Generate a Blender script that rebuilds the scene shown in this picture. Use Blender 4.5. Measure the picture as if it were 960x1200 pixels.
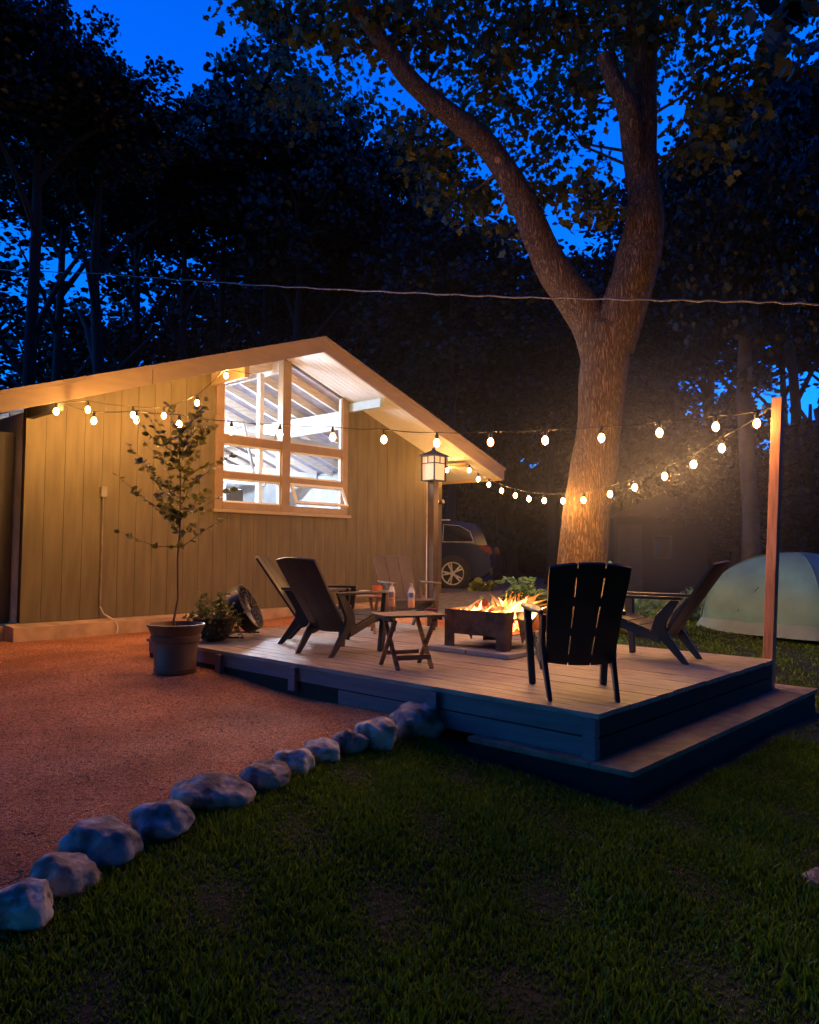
import bpy, math, random
import numpy as np
from mathutils import Vector, Matrix, noise
R = math.radians
random.seed(7); rng = np.random.default_rng(7)
for o in list(bpy.data.objects): bpy.data.objects.remove(o)
S = bpy.context.scene
COL = S.collection

# ------------------------------------------------------------------ camera
def _basis():
    f = 890.0
    X = Vector((1301-480, -(652-600), -f)).normalized()
    p2 = Vector((301-480, -(644-600), -f))
    U = X.cross(p2).normalized()
    if U.y < 0: U = -U
    Y = U.cross(X)
    return Matrix((X, Y, U))
CR = _basis()
EYE = Vector((0, 0, 1.0))
cam = bpy.data.cameras.new('camera'); camo = bpy.data.objects.new('camera', cam); COL.objects.link(camo)
camo.matrix_world = Matrix.Translation(EYE) @ CR.to_4x4()
cam.sensor_fit = 'HORIZONTAL'; cam.sensor_width = 36; cam.lens = 890/960*36
cam.clip_start = 0.05; cam.clip_end = 1000
S.camera = camo

# ------------------------------------------------------------------ world, afterglow, exposure
AFT_EL, AFT_AZ = 22.0, 148.0        # direction the last light comes from (azimuth counted from +X towards +Y)
w = bpy.data.worlds.new('World'); S.world = w; w.use_nodes = True
nt = w.node_tree; bg = nt.nodes['Background']
sky = nt.nodes.new('ShaderNodeTexSky'); sky.sky_type = 'NISHITA'; sky.sun_disc = False
sky.sun_elevation = R(6.0); sky.sun_rotation = R(90-AFT_AZ); sky.altitude = 200; sky.ozone_density = 4.0
sky.dust_density = 0.3
mx = nt.nodes.new('ShaderNodeMix'); mx.data_type = 'RGBA'; mx.blend_type = 'MULTIPLY'
mx.inputs['Factor'].default_value = 1.0
mx.inputs['B'].default_value = (0.02, 1.55, 4.9, 1)
nt.links.new(sky.outputs['Color'], mx.inputs['A']); nt.links.new(mx.outputs['Result'], bg.inputs['Color'])
bg.inputs['Strength'].default_value = 0.15
sun = bpy.data.lights.new('sun', 'SUN'); sun.energy = 0.22; sun.angle = R(35); sun.color = (0.16, 0.14, 1.0)
so = bpy.data.objects.new('sun', sun); COL.objects.link(so)
d = Vector((math.cos(R(AFT_AZ))*math.cos(R(AFT_EL)), math.sin(R(AFT_AZ))*math.cos(R(AFT_EL)), math.sin(R(AFT_EL))))
so.rotation_euler = d.to_track_quat('Z', 'Y').to_euler()
S.view_settings.view_transform = 'Standard'; S.view_settings.look = 'None'
S.view_settings.exposure = 0.0; S.view_settings.gamma = 1.0; S.view_settings.use_curve_mapping = False
S.cycles.use_denoising = True
try: S.cycles.denoiser = 'OPENIMAGEDENOISE'
except Exception: pass
S.cycles.max_bounces = 6; S.cycles.transparent_max_bounces = 12; S.cycles.volume_bounces = 0
S.cycles.sample_clamp_indirect = 4.0; S.cycles.sample_clamp_direct = 0.0
S.cycles.use_light_tree = True; S.cycles.volume_step_rate = 4.0; S.cycles.volume_max_steps = 24
BULB_L = 950.0; TUBE_L = 2200.0; FLAME_L = 26.0

# ------------------------------------------------------------------ helpers
def ray(px, py): return CR @ Vector((px-480, -(py-600), -890.0))
def onz(px, py, z): r = ray(px, py); return EYE + r*((z-1.0)/r.z)
def onplane(px, py, A, B):
    A = Vector(A); B = Vector(B); n = Vector((-(B.y-A.y), B.x-A.x, 0)); r = ray(px, py)
    return EYE + r*(n.dot(A-EYE)/n.dot(r))
def atdist(px, py, dist):
    r = ray(px, py); return EYE + r*(dist/math.hypot(r.x, r.y))

KEY = np.array([(4.3,7,-.21),(4.3,4,-.22),(4,10.4,-.22),(0,10,-.25),(-8,10,-.3),(1.2,3.35,-.42),(0,1,-.6),(0,0,-.62),(4.2,1.9,-.50),(5.6,1.9,-.50),(4.0,2.9,-.46),
 (2.5,2,-.56),(3.9,3.3,-.46),(2.5,3.65,-.40),(3.6,3.9,-.33),(8,1.9,-.52),(12.2,3,-.40),(8.5,6,-.22),(9.5,9.5,-.1),(13,10,.1),(16,14,.15),(14,6,-.25),
 (9,0,-.55),(6,5,-.3),(25,25,0.05),(30,5,-.3),(-5,-5,-.6),(2,7,-.28),(8,4,-.3),(6,9,-.2),(2.5,5,-.32),(0,5,-.4),(45,45,.2),(-30,20,-.3),(20,-20,-.5),(10.5,7.5,-.16),(0,3.2,-.48)])
def hgt(x, y):
    x = np.asarray(x, float); y = np.asarray(y, float)
    d2 = (x[..., None]-KEY[:, 0])**2 + (y[..., None]-KEY[:, 1])**2 + 0.35
    wt = d2**-1.7
    return (wt*KEY[:, 2]).sum(-1)/wt.sum(-1)
def H(x, y): return float(hgt(x, y))

def tag(o, label=None, cat=None, group=None, kind=None):
    if label: o['label'] = label
    if cat: o['category'] = cat
    if group: o['group'] = group
    if kind: o['kind'] = kind
    return o
def thing(name, label, cat, loc=(0,0,0), rz=0, group=None):
    o = bpy.data.objects.new(name, None); COL.objects.link(o); o.location = loc; o.rotation_euler = (0,0,rz)
    o.empty_display_size = .1
    return tag(o, label, cat, group)
def mat_of(o): return Matrix.Translation(o.location) @ o.rotation_euler.to_matrix().to_4x4()
def copy_tree(o, parent=None):
    c = o.copy(); COL.objects.link(c); c.parent = parent
    for ch in list(o.children): copy_tree(ch, c)
    return c

class M:
    def __init__(s): s.v = []; s.f = []
    def add(s, vs, fs):
        n = len(s.v); s.v += [tuple(p) for p in vs]; s.f += [tuple(i+n for i in f) for f in fs]; return s
    def box(s, a, b, T=None):
        x0,y0,z0 = a; x1,y1,z1 = b
        v = [Vector(p) for p in ((x0,y0,z0),(x1,y0,z0),(x1,y1,z0),(x0,y1,z0),(x0,y0,z1),(x1,y0,z1),(x1,y1,z1),(x0,y1,z1))]
        if T is not None: v = [T @ p for p in v]
        return s.add(v, [(3,2,1,0),(4,5,6,7),(0,1,5,4),(1,2,6,5),(2,3,7,6),(3,0,4,7)])
    def beam(s, A, B, wdt, hgt_, up=(0,0,1)):
        A = Vector(A); B = Vector(B); t = (B-A).normalized(); up = Vector(up)
        sd = t.cross(up)
        if sd.length < 1e-4: sd = t.cross(Vector((1,0,0)))
        sd.normalize(); u = sd.cross(t)
        if not isinstance(wdt, (tuple, list)): wdt = (wdt, wdt)
        if not isinstance(hgt_, (tuple, list)): hgt_ = (hgt_, hgt_)
        vs = []
        for P, ww, hh in ((A, wdt[0], hgt_[0]), (B, wdt[1], hgt_[1])):
            for a, b in ((-1,-1),(1,-1),(1,1),(-1,1)): vs.append(P + sd*ww/2*a + u*hh/2*b)
        return s.add(vs, [(3,2,1,0),(4,5,6,7),(0,1,5,4),(1,2,6,5),(2,3,7,6),(3,0,4,7)])
    def prism(s, pts, off):            # polygon (list of 3-D points) extruded by a vector
        n = len(pts); off = Vector(off); P = [Vector(p) for p in pts]; Q = [p+off for p in P]
        return s.add(P+Q, [tuple(range(n))[::-1], tuple(range(n, 2*n))] + [(i, (i+1) % n, (i+1) % n+n, i+n) for i in range(n)])
    def tube(s, pts, rad, seg=8, cap=True, wob=0, seed=0):
        pts = [Vector(p) for p in pts]; n = len(pts)
        if not hasattr(rad, '__len__'): rad = [rad]*n
        t0 = (pts[1]-pts[0]).normalized(); a = t0.orthogonal().normalized()
        base = len(s.v)
        for i, p in enumerate(pts):
            t = (pts[min(i+1, n-1)]-pts[max(i-1, 0)]).normalized()
            a = (a - t*a.dot(t)).normalized(); b = t.cross(a)
            for k in range(seg):
                an = 2*math.pi*k/seg; r = rad[i]
                dr = a*math.cos(an)+b*math.sin(an)
                if wob: r *= 1+wob*noise.noise((p+dr*rad[i])*2.2+Vector((seed, 0, 0)))
                s.v.append(tuple(p+dr*r))
        for i in range(n-1):
            for k in range(seg):
                q = (k+1) % seg
                s.f.append((base+i*seg+k, base+i*seg+q, base+(i+1)*seg+q, base+(i+1)*seg+k))
        if cap:
            s.f.append(tuple(base+k for k in range(seg))[::-1]); s.f.append(tuple(base+(n-1)*seg+k for k in range(seg)))
        return s
    def lathe(s, prof, c=(0,0,0), seg=24, T=None):    # prof: (r, z)
        base = len(s.v); c = Vector(c)
        for r, z in prof:
            for k in range(seg):
                an = 2*math.pi*k/seg; p = Vector((r*math.cos(an), r*math.sin(an), z))
                if T is not None: p = T @ p
                s.v.append(tuple(p+c))
        for i in range(len(prof)-1):
            for k in range(seg):
                q = (k+1) % seg
                s.f.append((base+i*seg+k, base+i*seg+q, base+(i+1)*seg+q, base+(i+1)*seg+k))
        s.f.append(tuple(base+k for k in range(seg))[::-1]); s.f.append(tuple(base+(len(prof)-1)*seg+k for k in range(seg)))
        return s
    def build(s, name, m, parent=None, world=False, smooth=False, bevel=0):
        vs = s.v
        if world and parent is not None:
            ch = []; p = parent
            Mx = mat_of(p)
            while p.parent is not None: p = p.parent; Mx = mat_of(p) @ Mx
            I = Mx.inverted(); vs = [tuple(I @ Vector(q)) for q in vs]
        me = bpy.data.meshes.new(name); me.from_pydata(vs, [], s.f); me.update()
        if m: me.materials.append(m)
        if smooth:
            me.polygons.foreach_set('use_smooth', [True]*len(me.polygons))
            try: me.set_sharp_from_angle(angle=R(40))
            except Exception: pass
        o = bpy.data.objects.new(name, me); COL.objects.link(o)
        if parent is not None: o.parent = parent
        if bevel:
            b = o.modifiers.new('bevel', 'BEVEL'); b.width = bevel; b.segments = 2; b.limit_method = 'ANGLE'
        return o
def fastmesh(name, verts, faces_n, idx, m, parent=None):      # faces_n: int verts per face, idx flat indices
    me = bpy.data.meshes.new(name); nf = len(idx)//faces_n
    me.vertices.add(len(verts)); me.vertices.foreach_set('co', np.asarray(verts, np.float32).ravel())
    me.loops.add(len(idx)); me.loops.foreach_set('vertex_index', np.asarray(idx, np.int32))
    me.polygons.add(nf); me.polygons.foreach_set('loop_start', np.arange(0, len(idx), faces_n, dtype=np.int32))
    me.polygons.foreach_set('loop_total', np.full(nf, faces_n, np.int32))
    me.update(calc_edges=True); me.validate()
    if m: me.materials.append(m)
    o = bpy.data.objects.new(name, me); COL.objects.link(o)
    if parent is not None: o.parent = parent
    return o

# ------------------------------------------------------------------ materials
MATS = {}
def mat(name, col, rough=.6, metal=0, var=.25, scale=6, bump=0, bscale=40, emit=None, es=0, stretch=None, col2=None, thr=None, spec=.5, detail=6, kind='noise'):
    if name in MATS: return MATS[name]
    m = bpy.data.materials.new(name); m.use_nodes = True; MATS[name] = m
    n = m.node_tree.nodes; l = m.node_tree.links; p = n['Principled BSDF']
    p.inputs['Roughness'].default_value = rough; p.inputs['Metallic'].default_value = metal
    p.inputs['Specular IOR Level'].default_value = spec
    tc = n.new('ShaderNodeTexCoord'); mp = n.new('ShaderNodeMapping'); l.new(tc.outputs['Object'], mp.inputs['Vector'])
    if stretch: mp.inputs['Scale'].default_value = stretch
    t = n.new('ShaderNodeTexNoise'); t.inputs['Scale'].default_value = scale; t.inputs['Detail'].default_value = detail
    l.new(mp.outputs['Vector'], t.inputs['Vector'])
    r = n.new('ShaderNodeValToRGB'); l.new(t.outputs['Fac'], r.inputs['Fac'])
    c2 = col2 or tuple(c*(1-var) for c in col); c1 = col if col2 else tuple(min(1, c*(1+var)) for c in col)
    lo, hi = thr or (.35, .65)
    r.color_ramp.elements[0].position = lo; r.color_ramp.elements[0].color = (*c2, 1)
    r.color_ramp.elements[1].position = hi; r.color_ramp.elements[1].color = (*c1, 1)
    l.new(r.outputs['Color'], p.inputs['Base Color'])
    if bump:
        if kind == 'voronoi':
            b = n.new('ShaderNodeTexVoronoi'); b.inputs['Scale'].default_value = bscale; out = b.outputs['Distance']
        else:
            b = n.new('ShaderNodeTexNoise'); b.inputs['Scale'].default_value = bscale; b.inputs['Detail'].default_value = 8; out = b.outputs['Fac']
        l.new(mp.outputs['Vector'], b.inputs['Vector'])
        bn = n.new('ShaderNodeBump'); bn.inputs['Strength'].default_value = bump; bn.inputs['Distance'].default_value = .02
        l.new(out, bn.inputs['Height']); l.new(bn.outputs['Normal'], p.inputs['Normal'])
    if emit:
        p.inputs['Emission Color'].default_value = (*emit, 1); p.inputs['Emission Strength'].default_value = es
    return m
def leafmat(name, c1, c2, trans=.25):
    m = bpy.data.materials.new(name); m.use_nodes = True; n = m.node_tree.nodes; l = m.node_tree.links
    p = n['Principled BSDF']; p.inputs['Roughness'].default_value = .55
    g = n.new('ShaderNodeNewGeometry'); r = n.new('ShaderNodeValToRGB')
    l.new(g.outputs['Random Per Island'], r.inputs['Fac'])
    r.color_ramp.elements[0].color = (*c1, 1); r.color_ramp.elements[1].color = (*c2, 1)
    l.new(r.outputs['Color'], p.inputs['Base Color'])
    tr = n.new('ShaderNodeBsdfTranslucent'); l.new(r.outputs['Color'], tr.inputs['Color'])
    ms = n.new('ShaderNodeMixShader'); ms.inputs['Fac'].default_value = trans
    l.new(p.outputs['BSDF'], ms.inputs[1]); l.new(tr.outputs['BSDF'], ms.inputs[2])
    l.new(ms.outputs['Shader'], n['Material Output'].inputs['Surface']); return m
def emis(name, col, s):
    m = bpy.data.materials.new(name); m.use_nodes = True; n = m.node_tree.nodes
    e = n.new('ShaderNodeEmission'); e.inputs['Color'].default_value = (*col, 1); e.inputs['Strength'].default_value = s
    m.node_tree.links.new(e.outputs['Emission'], n['Material Output'].inputs['Surface']); return m
def glass(name, tint=(1,1,1), alpha=.08):
    m = bpy.data.materials.new(name); m.use_nodes = True; n = m.node_tree.nodes; l = m.node_tree.links
    t = n.new('ShaderNodeBsdfTransparent'); t.inputs['Color'].default_value = (*tint, 1)
    g = n.new('ShaderNodeBsdfGlossy'); g.inputs['Roughness'].default_value = .03
    fr = n.new('ShaderNodeFresnel'); fr.inputs['IOR'].default_value = 1.45
    ge = n.new('ShaderNodeNewGeometry'); iv = n.new('ShaderNodeMath'); iv.operation = 'SUBTRACT'; iv.inputs[0].default_value = 1.0; l.new(ge.outputs['Backfacing'], iv.inputs[1])
    mu = n.new('ShaderNodeMath'); mu.operation = 'MULTIPLY'; l.new(fr.outputs['Fac'], mu.inputs[0]); l.new(iv.outputs[0], mu.inputs[1])
    ms = n.new('ShaderNodeMixShader'); l.new(mu.outputs[0], ms.inputs['Fac'])
    l.new(t.outputs['BSDF'], ms.inputs[1]); l.new(g.outputs['BSDF'], ms.inputs[2])
    l.new(ms.outputs['Shader'], n['Material Output'].inputs['Surface']); return m

siding = mat('siding', (.135,.106,.054), .7, var=.16, scale=3, bump=.15, bscale=60, stretch=(3,3,.4))
groove = mat('groove', (.10,.075,.036), .9)
trimm = mat('trim_paint', (.36,.26,.155), .55, var=.07, scale=5, bump=.08, bscale=30, stretch=(.6,3,3))
soffm = mat('soffit_white', (.78,.78,.76), .6, var=.04)
shadew = mat('shaded_siding', (.055,.05,.05), .8, var=.15, stretch=(3,3,.3))  # dark tone stands in for the shade on the wing and left beam
shingle = mat('shingle', (.05,.045,.045), .9, bump=.6, bscale=50)
concr = mat('concrete', (.50,.33,.20), .85, var=.18, scale=5, bump=.3, bscale=60)
whitep = mat('white_paint', (.80,.80,.78), .5, var=.04)
framep = mat('frame_paint', (.28,.18,.09), .5, var=.1)
innerwood = mat('rafter_wood', (.78,.70,.60), .7, var=.15, stretch=(.5,4,4), scale=8)
inroof = mat('roof_deck', (.42,.40,.52), .8, var=.2)
deckm = mat('deck_wood', (.27,.215,.185), .55, var=.38, scale=6, bump=.25, bscale=30, stretch=(7,.6,4))
fasciam = mat('deck_fascia', (.16,.115,.145), .6, var=.15, scale=5, bump=.2, bscale=30, stretch=(5,.4,5))
stepm = mat('step_wood', (.20,.15,.10), .7, var=.3, scale=8, bump=.3, bscale=30)
shaded_fascia = mat('shaded_wood', (.006,.005,.005), .8, var=.3, scale=6)  # shade of riser, skirt and side fascia is put into this near-black
cedar = mat('cedar', (.50,.22,.12), .6, var=.25, scale=5, bump=.2, bscale=25, stretch=(7,7,.6))
plastic = mat('chair_resin', (.030,.025,.023), .42, var=.12, bump=.12, bscale=120)
plasticT = mat('chair_resin_taupe', (.11,.085,.070), .5, var=.1, bump=.12, bscale=120)
tablew = mat('table_wood', (.22,.12,.07), .5, var=.3, stretch=(1,6,6), scale=6)
steel = mat('pit_steel', (.10,.055,.04), .6, metal=.5, var=.4, scale=9, bump=.15, bscale=40)
paver = mat('paver', (.34,.31,.29), .85, var=.15, bump=.3)
barkm = None
gravelm = None
blackm = mat('black_metal', (.02,.02,.022), .35, metal=.3)
silver = mat('silver_metal', (.55,.55,.56), .3, metal=.9)

rubber = mat('rubber', (.025,.025,.025), .8)
carp = mat('car_paint', (.010,.016,.06), .18, var=.05, spec=.7)
carg = mat('car_glass', (.008,.010,.016), .06, spec=.8)
alloy = mat('alloy', (.75,.75,.77), .35, metal=.2)
taill = mat('tail_light', (.16,.004,.006), .25)
tentm = mat('tent_fly', (.14,.31,.30), .55, var=.10, scale=3, bump=.5, bscale=4)
tentd = mat('tent_end', (.12,.25,.21), .6, var=.08, scale=3)
tentl = mat('tent_base', (.20,.29,.26), .6, var=.1, scale=3)
potm = mat('pot_plastic', (.13,.075,.05), .5, var=.15)
soil = mat('soil', (.04,.025,.018), .95, bump=.8)
rockm = None
wirem = mat('wire', (.02,.018,.016), .6)
def bulbmat():
    m = bpy.data.materials.new('bulb_glow'); m.use_nodes = True; n = m.node_tree.nodes; l = m.node_tree.links
    e = n.new('ShaderNodeEmission'); lw = n.new('ShaderNodeLayerWeight'); lw.inputs['Blend'].default_value = .5
    r = n.new('ShaderNodeValToRGB'); l.new(lw.outputs['Facing'], r.inputs['Fac'])
    r.color_ramp.elements[0].position = .15; r.color_ramp.elements[0].color = (1.0,.48,.13,1)
    r.color_ramp.elements[1].position = .90; r.color_ramp.elements[1].color = (.005,.0012,.0002,1)
    x = r.color_ramp.elements.new(.50); x.color = (.03,.010,.0016,1)
    l.new(r.outputs['Color'], e.inputs['Color']); e.inputs['Strength'].default_value = BULB_L
    l.new(e.outputs['Emission'], n['Material Output'].inputs['Surface']); return m
bulbm = bulbmat()
tubem = emis('tube_glow', (.72, .84, 1.0), TUBE_L)
winglass = glass('window_glass')

def rockmat():
    m = mat('rock', (.42,.35,.31), .8, var=.3, scale=9, bump=.7, bscale=22, col2=(.13,.10,.09), detail=14, thr=(.42,.58)); return m
rockm = rockmat()
rockm2 = mat('rock_pale', (.66,.60,.54), .8, scale=9, bump=.7, bscale=22, col2=(.24,.21,.19), detail=14, thr=(.40,.58))
rockm3 = mat('rock_blue', (.38,.37,.42), .75, scale=10, bump=.7, bscale=22, col2=(.10,.10,.12), detail=14, thr=(.40,.6))

def bark():
    m = bpy.data.materials.new('bark'); m.use_nodes = True; n = m.node_tree.nodes; l = m.node_tree.links; p = n['Principled BSDF']
    p.inputs['Roughness'].default_value = .85; p.inputs['Specular IOR Level'].default_value = .2
    tc = n.new('ShaderNodeTexCoord'); mp = n.new('ShaderNodeMapping'); mp.inputs['Scale'].default_value = (1, 1, .13)
    l.new(tc.outputs['Object'], mp.inputs['Vector'])
    nz = n.new('ShaderNodeTexNoise'); nz.inputs['Scale'].default_value = 9; nz.inputs['Detail'].default_value = 6; l.new(mp.outputs['Vector'], nz.inputs['Vector'])
    ad = n.new('ShaderNodeMixRGB'); ad.blend_type = 'ADD'; ad.inputs['Fac'].default_value = .24
    l.new(mp.outputs['Vector'], ad.inputs['Color1']); l.new(nz.outputs['Color'], ad.inputs['Color2'])
    v = n.new('ShaderNodeTexVoronoi'); v.feature = 'DISTANCE_TO_EDGE'; v.inputs['Scale'].default_value = 32; l.new(ad.outputs['Color'], v.inputs['Vector'])
    n2 = n.new('ShaderNodeTexNoise'); n2.inputs['Scale'].default_value = 26; n2.inputs['Detail'].default_value = 9; l.new(mp.outputs['Vector'], n2.inputs['Vector'])
    r = n.new('ShaderNodeValToRGB'); l.new(v.outputs['Distance'], r.inputs['Fac'])
    r.color_ramp.elements[0].color = (.10,.055,.025,1); r.color_ramp.elements[1].position = .30; r.color_ramp.elements[1].color = (.33,.21,.10,1)
    mm = n.new('ShaderNodeMixRGB'); mm.blend_type = 'MULTIPLY'; mm.inputs['Fac'].default_value = .75
    r2 = n.new('ShaderNodeValToRGB'); l.new(n2.outputs['Fac'], r2.inputs['Fac']); r2.color_ramp.elements[0].position = .3; r2.color_ramp.elements[0].color = (.45,.42,.38,1); r2.color_ramp.elements[1].position = .7
    l.new(r.outputs['Color'], mm.inputs['Color1']); l.new(r2.outputs['Color'], mm.inputs['Color2']); l.new(mm.outputs['Color'], p.inputs['Base Color'])
    su = n.new('ShaderNodeMath'); su.operation = 'ADD'; mu = n.new('ShaderNodeMath'); mu.operation = 'MULTIPLY'; mu.inputs[1].default_value = .35
    mn = n.new('ShaderNodeMath'); mn.operation = 'MINIMUM'; mn.inputs[1].default_value = .25
    l.new(v.outputs['Distance'], mn.inputs[0]); l.new(n2.outputs['Fac'], mu.inputs[0]); l.new(mn.outputs[0], su.inputs[0]); l.new(mu.outputs[0], su.inputs[1])
    b = n.new('ShaderNodeBump'); b.inputs['Strength'].default_value = .9; b.inputs['Distance'].default_value = .06
    l.new(su.outputs[0], b.inputs['Height']); l.new(b.outputs['Normal'], p.inputs['Normal']); return m
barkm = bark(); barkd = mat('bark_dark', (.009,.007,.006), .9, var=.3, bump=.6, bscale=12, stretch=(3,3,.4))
def gravel():
    m = bpy.data.materials.new('gravel'); m.use_nodes = True; n = m.node_tree.nodes; l = m.node_tree.links; p = n['Principled BSDF']
    p.inputs['Roughness'].default_value = .9; p.inputs['Specular IOR Level'].default_value = .2
    tc = n.new('ShaderNodeTexCoord')
    v = n.new('ShaderNodeTexVoronoi'); v.inputs['Scale'].default_value = 95; l.new(tc.outputs['Object'], v.inputs['Vector'])
    r = n.new('ShaderNodeValToRGB'); sp = n.new('ShaderNodeSeparateColor'); l.new(v.outputs['Color'], sp.inputs['Color']); l.new(sp.outputs['Red'], r.inputs['Fac'])
    r.color_ramp.elements[0].color = (.30,.095,.045,1); r.color_ramp.elements[1].color = (.85,.40,.22,1)
    e = r.color_ramp.elements.new(.5); e.color = (.64,.27,.11,1)
    nz = n.new('ShaderNodeTexNoise'); nz.inputs['Scale'].default_value = 1.3; nz.inputs['Detail'].default_value = 6; l.new(tc.outputs['Object'], nz.inputs['Vector'])
    r2 = n.new('ShaderNodeValToRGB'); l.new(nz.outputs['Fac'], r2.inputs['Fac']); r2.color_ramp.elements[0].position = .35; r2.color_ramp.elements[0].color = (.62,.55,.50,1); r2.color_ramp.elements[1].position = .65
    mm = n.new('ShaderNodeMixRGB'); mm.blend_type = 'MULTIPLY'; mm.inputs['Fac'].default_value = 1; l.new(r.outputs['Color'], mm.inputs['Color1']); l.new(r2.outputs['Color'], mm.inputs['Color2'])
    l.new(mm.outputs['Color'], p.inputs['Base Color'])
    n3 = n.new('ShaderNodeTexNoise'); n3.inputs['Scale'].default_value = 30; n3.inputs['Detail'].default_value = 8; l.new(tc.outputs['Object'], n3.inputs['Vector'])
    b = n.new('ShaderNodeBump'); b.inputs['Strength'].default_value = .7; b.inputs['Distance'].default_value = .015; b.invert = True
    l.new(v.outputs['Distance'], b.inputs['Height'])
    b2 = n.new('ShaderNodeBump'); b2.inputs['Strength'].default_value = .5; b2.inputs['Distance'].default_value = .03
    l.new(n3.outputs['Fac'], b2.inputs['Height']); l.new(b.outputs['Normal'], b2.inputs['Normal']); l.new(b2.outputs['Normal'], p.inputs['Normal']); return m
gravelm = gravel()
lawnm = mat('lawn_soil', (.008,.018,.003), .95, scale=4, bump=.8, bscale=20, col2=(.006,.009,.002))
drivem = mat('driveway', (.16,.15,.15), .9, scale=8, bump=.4, bscale=60)
leafO = leafmat('oak_leaf', (.045,.06,.010), (.13,.13,.03), .3)
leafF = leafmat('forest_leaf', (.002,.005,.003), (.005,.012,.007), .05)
leafP = leafmat('small_leaf', (.09,.11,.02), (.24,.22,.05), .3)
leafH = leafmat('hosta_leaf', (.16,.20,.03), (.30,.32,.07), .3)
leafN = leafmat('fern_leaf', (.10,.24,.10), (.22,.40,.20), .4)
grassm = leafmat('grass_blade', (.045,.12,.004), (.18,.29,.012), .35)

# ------------------------------------------------------------------ ground
def axis(fine0, fine1, step, far):
    a = np.arange(fine0, fine1, step); g = []; x = fine1; s = step
    while x < far: g.append(x); s *= 1.25; x += s
    h = []; x = fine0-step; s = step
    while x > -far: h.append(x); s *= 1.25; x -= s
    return np.array(h[::-1]+list(a)+g)
def sheet(name, xs, ys, m, keep=None, dz=0.0, rough=.0):
    X, Y = np.meshgrid(xs, ys, indexing='ij'); Z = hgt(X, Y)+dz
    if rough: Z = Z + rough*np.array([noise.noise(Vector((a*1.4, b*1.4, 0)))+.5*noise.noise(Vector((a*4, b*4, 3))) for a, b in zip(X.ravel(), Y.ravel())]).reshape(X.shape)
    V = np.stack([X, Y, Z], -1).reshape(-1, 3); nx, ny = len(xs), len(ys)
    I = np.arange(nx*ny).reshape(nx, ny); q = np.stack([I[:-1, :-1], I[1:, :-1], I[1:, 1:], I[:-1, 1:]], -1).reshape(-1, 4)
    if keep is not None:
        c = V[q].mean(1); q = q[keep(c[:, 0], c[:, 1])]
        used = np.unique(q); mp = -np.ones(len(V), int); mp[used] = np.arange(len(used)); V = V[used]; q = mp[q]
    o = fastmesh(name, V, 4, q.ravel(), m); o['kind'] = 'structure'
    o.data.polygons.foreach_set('use_smooth', [True]*len(o.data.polygons)); return o
sheet('ground', axis(-4, 16, .2, 400), axis(-4, 16, .2, 400), lawnm)
def rockline(x): return np.interp(x, [-8,-2,1.1,1.9,2.5,3.2,4.2,4.4], [1.5,2.0,3.05,3.5,3.72,3.92,4.0,4.0])
def in_gravel(x, y):
    wob = .12*np.sin(x*3.1)+.08*np.sin(y*4.3+1)
    yard = (x < 4.4) & (y > rockline(x)) & (y < 16)
    gap = (x >= 4.2) & (x < 13) & (y > 7.6) & (y < 10.6)
    back = (x > 7.5) & (x < 9.6+wob*2) & (y > 5.6+wob) & (y < 10.6)
    return yard | gap | back
sheet('gravel', np.arange(-9, 13.2, .1), np.arange(1.2, 12, .1), gravelm, in_gravel, dz=.012)
def in_drive(x, y): return (x > 9.7+.08*np.sin(y*3)) & (x < 26) & (y > 6.9+.1*np.sin(x*2)-.0*x) & ((x > 12.6) | (y < 10.5))
sheet('driveway', np.arange(9.5, 26, .2), np.arange(6, 34, .2), drivem, in_drive, dz=.02)

# grass blades
def in_deck(x, y): return (x > 4.15) & (x < 8.15) & (y > 2.0) & (y < 8.2)
def make_grass():
    pts = []
    def scat(n, x0, x1, y0, y1):
        x = rng.uniform(x0, x1, n); y = rng.uniform(y0, y1, n); k = ~in_gravel(x, y) & ~in_deck(x, y) & ~in_drive(x, y) & (np.hypot(x, y) > .9)
        # clumpy
        c = np.sin(x*5.1+np.sin(y*3.7)*1.6)*np.sin(y*4.3+np.sin(x*2.9)*1.7)
        k &= rng.uniform(0, 1, n) < .80+.20*c
        return np.stack([x[k], y[k]], -1)
    A = scat(420000, -.5, 6.5, -1.0, 4.2); B = scat(70000, 4, 16, -2, 7)
    P = np.concatenate([A, B]); n = len(P); z = hgt(P[:, 0], P[:, 1])
    dist = np.hypot(P[:, 0], P[:, 1])
    hh = rng.uniform(.012, .045, n)*(1+.6*np.sin(P[:, 0]*2.7+P[:, 1]*3.3)*np.sin(P[:, 0]*7.1-P[:, 1]*5.3)); ww = .003+.0012*dist*.6
    an = rng.uniform(0, 2*np.pi, n); ln = rng.uniform(0, .8, n)
    dx = np.cos(an); dy = np.sin(an); base = np.stack([P[:, 0], P[:, 1], z-.005], -1)
    la = rng.uniform(0, 2*np.pi, n); lean = np.stack([np.cos(la)*ln*hh, np.sin(la)*ln*hh, np.zeros(n)], -1)
    sd = np.stack([dx*ww, dy*ww, np.zeros(n)], -1); up = np.stack([np.zeros(n), np.zeros(n), hh], -1)
    V = np.stack([base-sd, base+sd, base+sd*.7+up*.55+lean*.35, base-sd*.7+up*.55+lean*.35, base+up*.95+lean], 1).reshape(-1, 3)
    i = np.arange(n)*5
    q = np.stack([i, i+1, i+2, i+3], -1); t = np.stack([i+3, i+2, i+4], -1)
    # triangles only, so all faces have the same size
    T = np.concatenate([q[:, [0,1,2]], q[:, [0,2,3]], t])
    o = fastmesh('grass', V, 3, T.ravel(), grassm)
    tag(o, 'short dark green lawn grass in front of and around the deck', 'grass', kind='stuff')
make_grass()
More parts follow.
